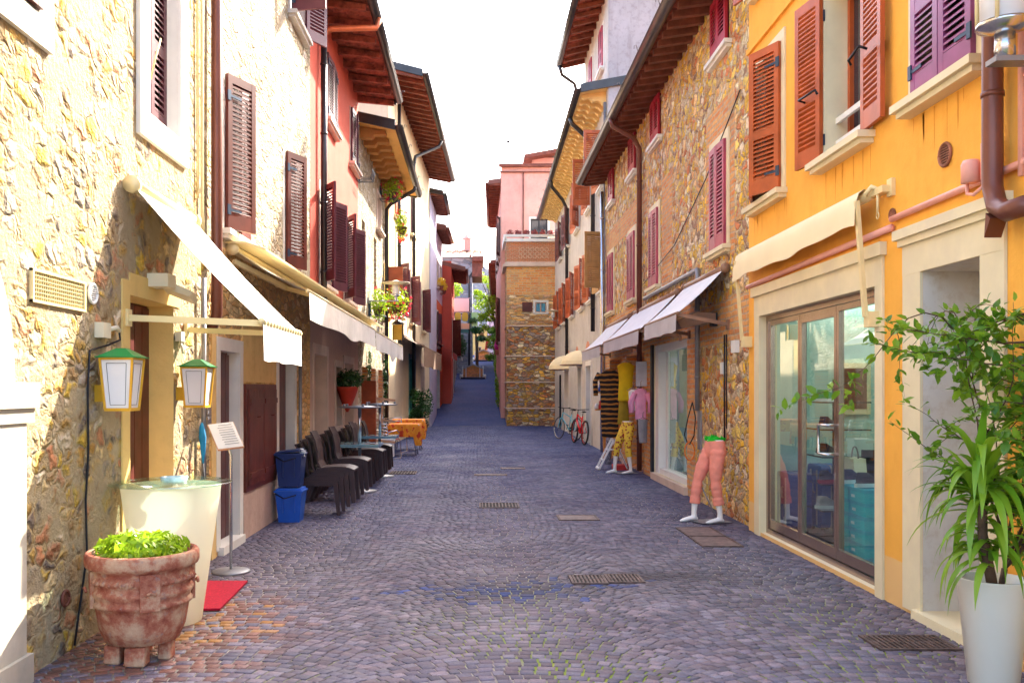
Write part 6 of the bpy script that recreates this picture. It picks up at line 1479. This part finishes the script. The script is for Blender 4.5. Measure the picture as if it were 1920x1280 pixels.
garment('hanging_blouse',2.88,17.6,1.38,2.12,[(0,.14),(.5,.13),(.8,.15),(.92,.17),(1,.07)],MUST,'bright yellow sleeveless top hanging above the floral trousers','hanging clothes',None)
garment('hanging_skirt',2.86,17.75,.92,1.40,[(0,.11),(.5,.1),(1,.08)],OLIV,'olive skirt hanging below the yellow top','hanging clothes')
garment('hanging_shirt',3.02,16.75,1.05,1.62,[(0,.10),(.5,.10),(.8,.11),(.92,.12),(1,.05)],plain('pink_shirt_cotton',(.85,.36,.58),.8,bump=.3,bscale=20,bdist=.01),'pink long sleeved shirt hanging on the brick pier','hanging clothes',.45)
garment('hanging_trousers',3.04,16.65,.62,1.05,[(0,.07),(.5,.08),(1,.09)],plain('grey_trouser_cloth',(.28,.27,.30),.8),'grey cropped trousers hanging below the pink shirt','hanging clothes')
garment('hanging_shirt',2.96,17.2,1.2,1.6,[(0,.08),(.5,.08),(.9,.09),(1,.04)],WS,'small white shirt hanging between the yellow top and the pink shirt','hanging clothes')
r = empty('hanging_poster', (3.05,16.9,1.7),'pale blue grey poster panel hanging above the pink shirt','poster'); mb = MB(); mb.box(2.95,3.15,16.85,16.87,1.66,2.12); mb.build('panel', plain('poster_blue',(.55,.6,.72),.6,var=.1), r); mb = MB(); mb.tube([(3.05,16.86,2.12),(3.05,16.9,2.5)],.005,5); mb.build('cord', IRON, r)
# floral/mustard rail, wooden shelf with shoes, ironing-like white trestle
r = empty('shelf_board',(3.0,21.0,0),'tall orange wooden display board with two small shelves of trinkets','display rack')
mb = MB(); mb.prism([(0,0),(.20,0),(.20,1.45),(.12,1.85),(.08,1.85),(0,1.45)],lambda a,b,t:(2.92+a,t,b),21.0,21.06); mb.build('board', WOOD, r)
for zz in (1.52,1.12): mb = MB(); mb.box(2.72,3.2,20.85,21.0,zz,zz+.03); mb.build('shelf', WOOD, r)
for i,(zz,m,lb) in enumerate(((1.551,BLUEP,'blue and white trinket on the upper wooden shelf'),(1.151,REDF,'red and white trinket on the lower wooden shelf'))):
    o = empty('trinket',(2.84,20.92,zz),lb,'trinket'); mb = MB(); mb.lathe([(.05,0),(.06,.05),(.03,.12),(.035,.17),(.01,.2)],(2.84,20.92,zz),10); mb.build('body', m, o); mb = MB(); mb.lathe([(.045,0),(.05,.06),(.02,.13)],(2.75,20.92,zz),10); mb.build('side_piece', WS, o)
r = empty('folding_trestle',(2.62,18.2,0),'white folding step frame standing open next to the floral trousers','step ladder')
for q in (0,.35):
    mb = MB(); y = 18.0+q; mb.bar((2.72,y,.62),(2.42,y,.03),.035,.035); mb.bar((2.72,y,.62),(2.98,y,.03),.035,.035); mb.build('leg_pair', WPLAS, r)
mb = MB(); mb.bar((2.60,18.0,.40),(2.60,18.35,.40),.05,.02); mb.bar((2.5,18.0,.2),(2.5,18.35,.2),.05,.02); mb.bar((2.88,18.0,.25),(2.88,18.35,.25),.03,.03); mb.bar((2.60,18.0,.41),(2.86,18.0,.41),.02,.03); mb.build('steps', WPLAS, r)
mb = MB(); mb.tube([(2.42,18.0,.03),(2.42,18.35,.03)],.03,8); mb.build('feet', WPLAS, r)
mb = MB(); mb.box(2.72,3.05,18.0,18.35,.0,.10); o = mb.build('red_box', REDF, None); o.name = 'shallow_crate'; tag(o,'shallow red crate under the white step frame','crate'); 
r = empty('rolled_fabric',(2.85,18.9,.0),'roll of grey patterned fabric standing upright behind the white step frame','fabric roll'); mb = MB(); mb.tube([(2.80,19.4,.0),(2.82,19.42,.6),(2.84,19.44,1.12)],[.06,.065,.06],12); mb.build('roll', plain('grey_pattern_cloth',(.35,.38,.48),.8,var=.5,scale=20), r)
r = empty('toy_hoop', PS(12.6,1.1,.1),'black cord with an orange ring hanging by the grey pipe','rope'); mb = MB(); q = PS(12.9,1.25,.12)
mb.tube([(q[0],12.9,1.42),(q[0]-.05,12.95,1.2),(q[0]-.09,13.0,.95),(q[0]-.04,13.0,.82)],.009,6); mb.tube([(q[0],12.9,1.42),(q[0]+.02,12.8,1.2),(q[0],12.8,.95),(q[0]-.04,12.9,.82)],.009,6); mb.build('cord', IRON, r)
mb = MB(); mb.tube([(q[0]-.02,12.98+.0+.05*math.cos(a),.72+.11*math.sin(a)) if False else (q[0]-.02+.07*math.cos(a),12.98,.72+.13*math.sin(a)) for a in [2*math.pi*k/20 for k in range(21)]],.011,6); mb.build('ring', plain('orange_plastic',(.85,.2,.01),.4), r)

# ---------------------------------------------------------------- bicycles
def bicycle(loc, yaw, fm, label, mtb=True, lean=0):
    r = empty('bicycle',(0,0,0),label,'bicycle'); W_ = .36; wb = .56; tw = .028 if mtb else .014
    TY = plain('tyre_rubber',(.02,.02,.02),.8) if 'tyre_rubber' not in bpy.data.materials else bpy.data.materials['tyre_rubber']
    for x in (-wb,wb):
        mb = MB(); mb.tube([(x+(W_-tw)*math.cos(a),0,W_+(W_-tw)*math.sin(a)) for a in [2*math.pi*k/32 for k in range(33)]],tw,8); w_ = mb.build('wheel', TY, r)
        m2 = MB(); m2.tube([(x+(W_-tw*2.2)*math.cos(a),0,W_+(W_-tw*2.2)*math.sin(a)) for a in [2*math.pi*k/32 for k in range(33)]],.012,6); m2.build('rim', REDF if mtb else CHROME, w_)
        m2 = MB(); m2.tube([(x,-.04,W_),(x,.04,W_)],.022,8)
        for k in range(16): a = 2*math.pi*k/16; m2.tube([(x,.02*(-1)**k,W_),(x+(W_-tw*2.4)*math.cos(a),0,W_+(W_-tw*2.4)*math.sin(a))],.0022,4)
        m2.build('spokes', CHROME, w_)
    bb = (-.06,0,.33); st = (-.2,0,.82); ht = (.36,0,.86); hb = (.41,0,.70); ra = (-wb,0,W_); fa = (wb,0,W_)
    mb = MB(); fr = .024 if mtb else .016
    mb.tube([bb,st],fr*.8,8); mb.tube([(-.17,0,.72),ht],fr,8); mb.tube([bb,(.1,0,.48),hb],fr*1.5 if mtb else fr,8); mb.tube([ht,hb],fr*1.1,8)
    for s_ in (-1,1): mb.tube([(bb[0],.03*s_,bb[2]),(ra[0],.05*s_,ra[2])],.012,6); mb.tube([(-.17,.03*s_,.70),(ra[0],.05*s_,ra[2])],.011,6)
    mb.build('bike_frame', fm, r)
    mb = MB()
    for s_ in (-1,1): mb.tube([hb,(.43,.05*s_,.66),(fa[0],.05*s_,fa[2])],.015,6)
    mb.build('fork', fm if not mtb else IRON, r)
    mb = MB(); mb.tube([ht,(.34,0,1.0)],.015,6); mb.tube([(.30,-.32 if mtb else -.22,1.03),(.34,0,1.0),(.30,.32 if mtb else .22,1.03)],.013,6); mb.build('handlebar', IRON, r)
    mb = MB(); mb.tube([st,(-.22,0,.93)],.012,6); mb.tube([(-.36,0,.95),(-.26,0,.955),(-.08,0,.945)],[.06,.055,.018],10,ell=.35); mb.build('saddle', IRON, r)
    mb = MB(); mb.tube([(-.06,-.06,.33),(-.06,-.05,.33)],.08,16); mb.tube([(-.06,-.08,.33),(.02,-.08,.19)],.01,6); mb.tube([(-.06,.08,.33),(-.14,.08,.47)],.01,6); mb.box(-.02,.06,-.13,-.08,.18,.2); mb.box(-.18,-.10,.08,.13,.46,.48); mb.build('crank', IRON, r)
    r.location = loc; r.rotation_euler = (R(lean),0,yaw); return r
bicycle((2.98,26.6,0),R(90+9),plain('glossy_red_paint',(.75,.005,.01),.25),'red mountain bicycle leaning on the stucco wall below the dark door',True,4)
bicycle((2.86,28.9,0),R(90+24),plain('sky_blue_paint',(.1,.5,.65),.3),'slim light blue bicycle behind the red mountain bicycle',False,4)

# ---------------------------------------------------------------- terraces on the ramp
def terrace(x, y, label, s=1.0):
    z = ramp_z(y)+.004; r = empty('terrace_stand',(x,y,z),label,'terrace stand','wooden terrace stands on the ramp'); w_=.66*s
    mb = MB(); 
    for k in range(5): mb.box(x-w_,x+w_,y-.05,y,z+.12+.11*k,z+.22+.11*k)
    for q in (-1,1):
        for k in range(5): mb.box(x+q*w_-.03,x+q*w_+.03,y,y+1.6,z+.12+.11*k,z+.22+.11*k)
    mb.build('panel', plain('terrace_wood',(.7,.26,.07),.6,var=.3) if 'terrace_wood' not in bpy.data.materials else bpy.data.materials['terrace_wood'], r)
    mb = MB()
    for q in (-1,1): mb.bar((x+q*w_*1.02,y-.1,z+.68),(x,y-.1,z+1.0),.09,.07); mb.bar((x+q*w_*1.02,y+1.6,z+.68),(x,y+1.6,z+1.0),.09,.07)
    mb.build('pitched_rail', PIPEGR, r)
    mb = MB(); mb.prism([(-w_,.67),(w_,.67),(0,.93)],lambda a,b,t:(x+a,t,z+b),y+.0,y+.05); mb.build('gable_panel', WOOD, r)
    mb = MB()
    for q in (-1.05,-.72,.72,1.05): mb.bar((x+q*w_,y-.1,z),(x+q*w_,y-.1,z+.85),.05,.05)
    for q in (-1.2,1.2): mb.lathe([(.09,.0),(.12,.18),(.1,.3)],(x+q*w_,y-.25,z),10)
    mb.build('posts', MARBLE, r)
    mb = MB(); mb.box(x-w_*1.25,x+w_*1.25,y-.35,y-.12,z+.0,z+.09); mb.build('base', IRON, r)
terrace(-.30,62,'brown wooden terrace stand with a pitched rail, nearer one on the ramp')
terrace(.52,78,'brown wooden terrace stand with a pitched rail, farther one on the ramp',1.05)
r = empty('banner',(1.0,80,6),'bright red banner hanging beside the tree at the top of the ramp','banner'); mb = MB(); mb.add([(.65,80,5.0),(1.05,80,5.3),(1.2,80.02,6.4),(.78,80,6.1),(.65,80.03,5.0),(1.05,80.03,5.3),(1.2,80.05,6.4),(.78,80.03,6.1)],[(0,1,2,3),(4,7,6,5),(0,4,5,1),(1,5,6,2),(2,6,7,3),(3,7,4,0)]); mb.build('cloth', REDF, r); mb = MB(); mb.tube([(1.9,80.02,6.7),(.7,80.02,6.2)],.03,6); mb.build('pole', IRON, r)
r = empty('street_sign_box',(.5,75,6),'small tan box sign hanging in front of the tree','sign'); mb = MB(); mb.box(.15,.55,75,75.2,5.6,6.6); mb.box(-.1,.8,74.95,75.25,6.6,6.7); mb.build('box', WOODL, r); mb = MB(); mb.tube([(1.7,75.1,6.65),(.5,75.1,6.65)],.03,6); mb.build('bracket', IRON, r)
# street tree at the top of the ramp
def tree(x, y, z0, label, blobs, trunk, m):
    r = empty('street_tree',(x,y,z0),label,'tree'); mb = MB(); mb.tube(trunk,[.14-.1*i/len(trunk) for i in range(len(trunk))],8)
    for b in blobs: mb.tube([trunk[-1] if b[2] > trunk[-1][2] else trunk[len(trunk)//2],((trunk[-1][0]+b[0])/2,b[1],(trunk[-1][2]+b[2])/2),b[:3]],[.05,.03,.01],5)
    mb.build('trunk', BARK, r); mb = MB()
    for b in blobs: foliage(mb,b[:3],b[3],int(260*b[3]**1.3)+60,.12,squash=(1,1,.62))
    mb.build('crown', m, r)
tree(1.5,72,2.7,'lime green street tree leaning out over the top of the ramp',[(.2,72,9.0,.6),(.75,72,10.3,.6),(1.2,72,9.8,.5),(.5,72,8.3,.85),(1.1,72,8.7,.75),(.3,72,7.3,.65),(.9,72,7.4,.85),(1.3,72,7.9,.6),(.55,72,6.5,.6),(0.0,72,9.3,.4),(1.4,72,6.3,.6),(.1,72,10.8,.45),(1.0,72,5.6,.55),(1.3,72,10.9,.4)],[(1.75,72,2.7),(1.7,72,5),(1.4,72,7),(1.0,72,8.6)],LEAFL)
tree(-.4,67,2.2,'darker green young tree beside the light green sign at the top of the ramp',[(-.3,66,6.6,.4),(-.05,66,5.9,.45),(.25,66,5.3,.4),(-.25,66,6.0,.35)],[(.0,66,2.2),(-.02,66,4),(-.1,66,5.5)],LEAFD)
tree(1.55,62,1.8,'small green tree against the right wall near the red banner',[(1.0,62,4.6,.45),(.85,62,3.8,.4),(1.25,62,5.2,.4),(1.0,62,5.6,.3)],[(1.45,62,1.8),(1.4,62,3.2),(1.2,62,4.5)],LEAF)

# ---------------------------------------------------------------- right foreground plants
px_, py_ = 2.80, 4.92
r = empty('white_planter',(px_,py_,0),'tall tapering white planter at the right edge by the white step','planter')
mb = MB(); mb.lathe([(.105,0),(.125,.01),(.18,.575),(.185,.58),(.165,.58),(.16,.5),(.01,.5)],(px_,py_,0),40); mb.build('pot', plain('ivory_ceramic',(.84,.80,.68),.3,var=.03,scale=2,bump=.03), r)
mb = MB(); mb.lathe([(.162,.505),(.01,.52)],(px_,py_,0),24); mb.build('soil', BARK, r)
def strap(mb, base, az, L, el0, droop, wd, n=9):
    d = Vector((math.cos(az)*math.cos(el0),math.sin(az)*math.cos(el0),math.sin(el0))); p_ = Vector(base); pts = [p_.copy()]; st = L/n
    for i in range(n):
        d = (d+Vector((0,0,-droop*st*(1+i*.25)))).normalized(); p_ = p_+d*st; pts.append(p_.copy())
    side = Vector((-math.sin(az),math.cos(az),0)); vs = []
    for i,q in enumerate(pts):
        t = i/n; w_ = wd*math.sin(math.pi*min(1,(t*.85+.15)))**.6*(1-t**4)+.0008; vs += [q-side*w_, q+Vector((0,0,-w_*.35)), q+side*w_]
    fs = []
    for i in range(n): a = 3*i; fs += [(a,a+1,a+4,a+3),(a+1,a+2,a+5,a+4)]
    mb.add(vs,fs,0,True)
r = empty('sword_leaf_plant',(px_,py_,.52),'spiky green sword leaf plant spilling out of the white planter','plant')
qx, qy = px_-.17, py_-.20
mb = MB(); stem = [(px_-.03,py_-.06,.50),(qx,qy,.85),(qx,qy,1.12)]; mb.tube(stem,[.03,.025,.02],8); mb.build('stem', BARK, r)
mb = MB()
for i in range(76):
    az = rng.uniform(0,2*math.pi); el = rng.uniform(.1,1.45); strap(mb,(qx+rng.uniform(-.02,.02),qy+rng.uniform(-.02,.02),1.08+rng.uniform(-.12,.12)),az,rng.uniform(.32,.55),el,rng.uniform(1.2,4.6),.0215)
for i in range(34):
    az = rng.uniform(0,2*math.pi); strap(mb,(qx+.03+rng.uniform(-.05,.05),qy+.03+rng.uniform(-.05,.05),.76+rng.uniform(-.08,.2)),az,rng.uniform(.3,.46),rng.uniform(.1,1.0),rng.uniform(2.5,6),.020)
mb.build('foliage', LEAFY, r)
r = empty('camellia_shrub',(3.0,4.35,0),'tall glossy leaved shrub with a few white flowers reaching in from the right edge','shrub')
mb = MB(); lf = MB(); fl = MB()
def oval(mb, c, d, s_, up):
    d = Vector(d).normalized(); x = d.cross(Vector(up)); x = x.normalized() if x.length > .05 else d.orthogonal().normalized(); nrm = x.cross(d).normalized()
    c = Vector(c); L = s_; W_ = s_*.27
    vs = [c, c+d*L*.3-x*W_+nrm*.15*W_, c+d*L*.68-x*W_*.8+nrm*.12*W_, c+d*L-nrm*.1*L, c+d*L*.68+x*W_*.8+nrm*.12*W_, c+d*L*.3+x*W_+nrm*.15*W_, c+d*L*.35, c+d*L*.68]
    mb.add(vs,[(0,1,6),(1,2,7,6),(2,3,7),(3,4,7),(4,5,6,7),(5,0,6)],0,False)
def branch(p0, d, L, r0, depth):
    n = 9; lim = XR-.05; p_ = Vector(p0); d = Vector(d).normalized(); pts = [p_.copy()]
    for i in range(n):
        d = (d+Vector(rng.normal(size=3))*.10+Vector((0,0,.02-.035*depth-(.5 if p_.z > 1.98 else 0)))).normalized(); p_ = p_+d*L/n; p_.x = min(p_.x, lim); pts.append(p_.copy())
        if depth > 0 or i > 3:
            for _ in range(2):
                dd = (d*.7+Vector(rng.normal(size=3))*.75+Vector((0,0,.15))).normalized(); oval(lf,p_+Vector(rng.normal(size=3))*.008,dd,rng.uniform(.04,.085),(rng.normal()*.5,rng.normal()*.5,1))
        if depth < 2 and i > 1 and rng.uniform() < (.75 if depth == 0 else .38):
            dd = (d*.7+Vector((rng.normal()-.15,rng.normal(),rng.normal()*.6))*.8).normalized(); branch(p_,dd,L*rng.uniform(.35,.6),r0*.5,depth+1)
    mb.tube(pts,[r0*(1-.8*i/n) for i in range(n+1)],5)
base = (px_+.09,py_+.05,.62)
mb.tube([(px_+.06,py_+.04,.50),base],.016,8)
for dx,dy,dz,L in ((.14,.0,1.5,1.25),(.16,-.25,1.3,1.2),(.14,-.4,1.4,1.25),(.16,-.6,1.1,1.1),(.14,-.1,1.7,1.35),(.16,-.4,.8,.8),(.16,-.8,.8,.8),(.16,-.5,.4,.6)):
    branch(base,(dx,dy,dz),L,.010,0)
for p0,d,L in (((2.90,4.8,1.82),(-1,.1,.28),.60),((2.92,4.75,1.95),(-1,.1,.22),.50),((2.92,4.75,1.72),(-1,.05,.12),.58),((2.92,4.8,2.0),(-.75,.1,.35),.42),((2.95,4.8,1.85),(-1,-.1,.02),.50),((2.97,4.7,1.50),(-1,-.1,.1),.30)):
    branch(p0,d,L,.007,1)
for c_ in ((2.84,4.60,.72),(2.80,4.62,.92),(2.90,4.65,.86),(2.88,4.55,.66)):
    for k in range(7): a = 2*math.pi*k/7; oval(fl,c_,(math.cos(a)*.8-.4,-.5,math.sin(a)*.8),.035,(0,-1,0))
mb.build('branches', BARK, r); lf.build('foliage', LEAF, r, fix=False); fl.build('blossoms', PETW, r)
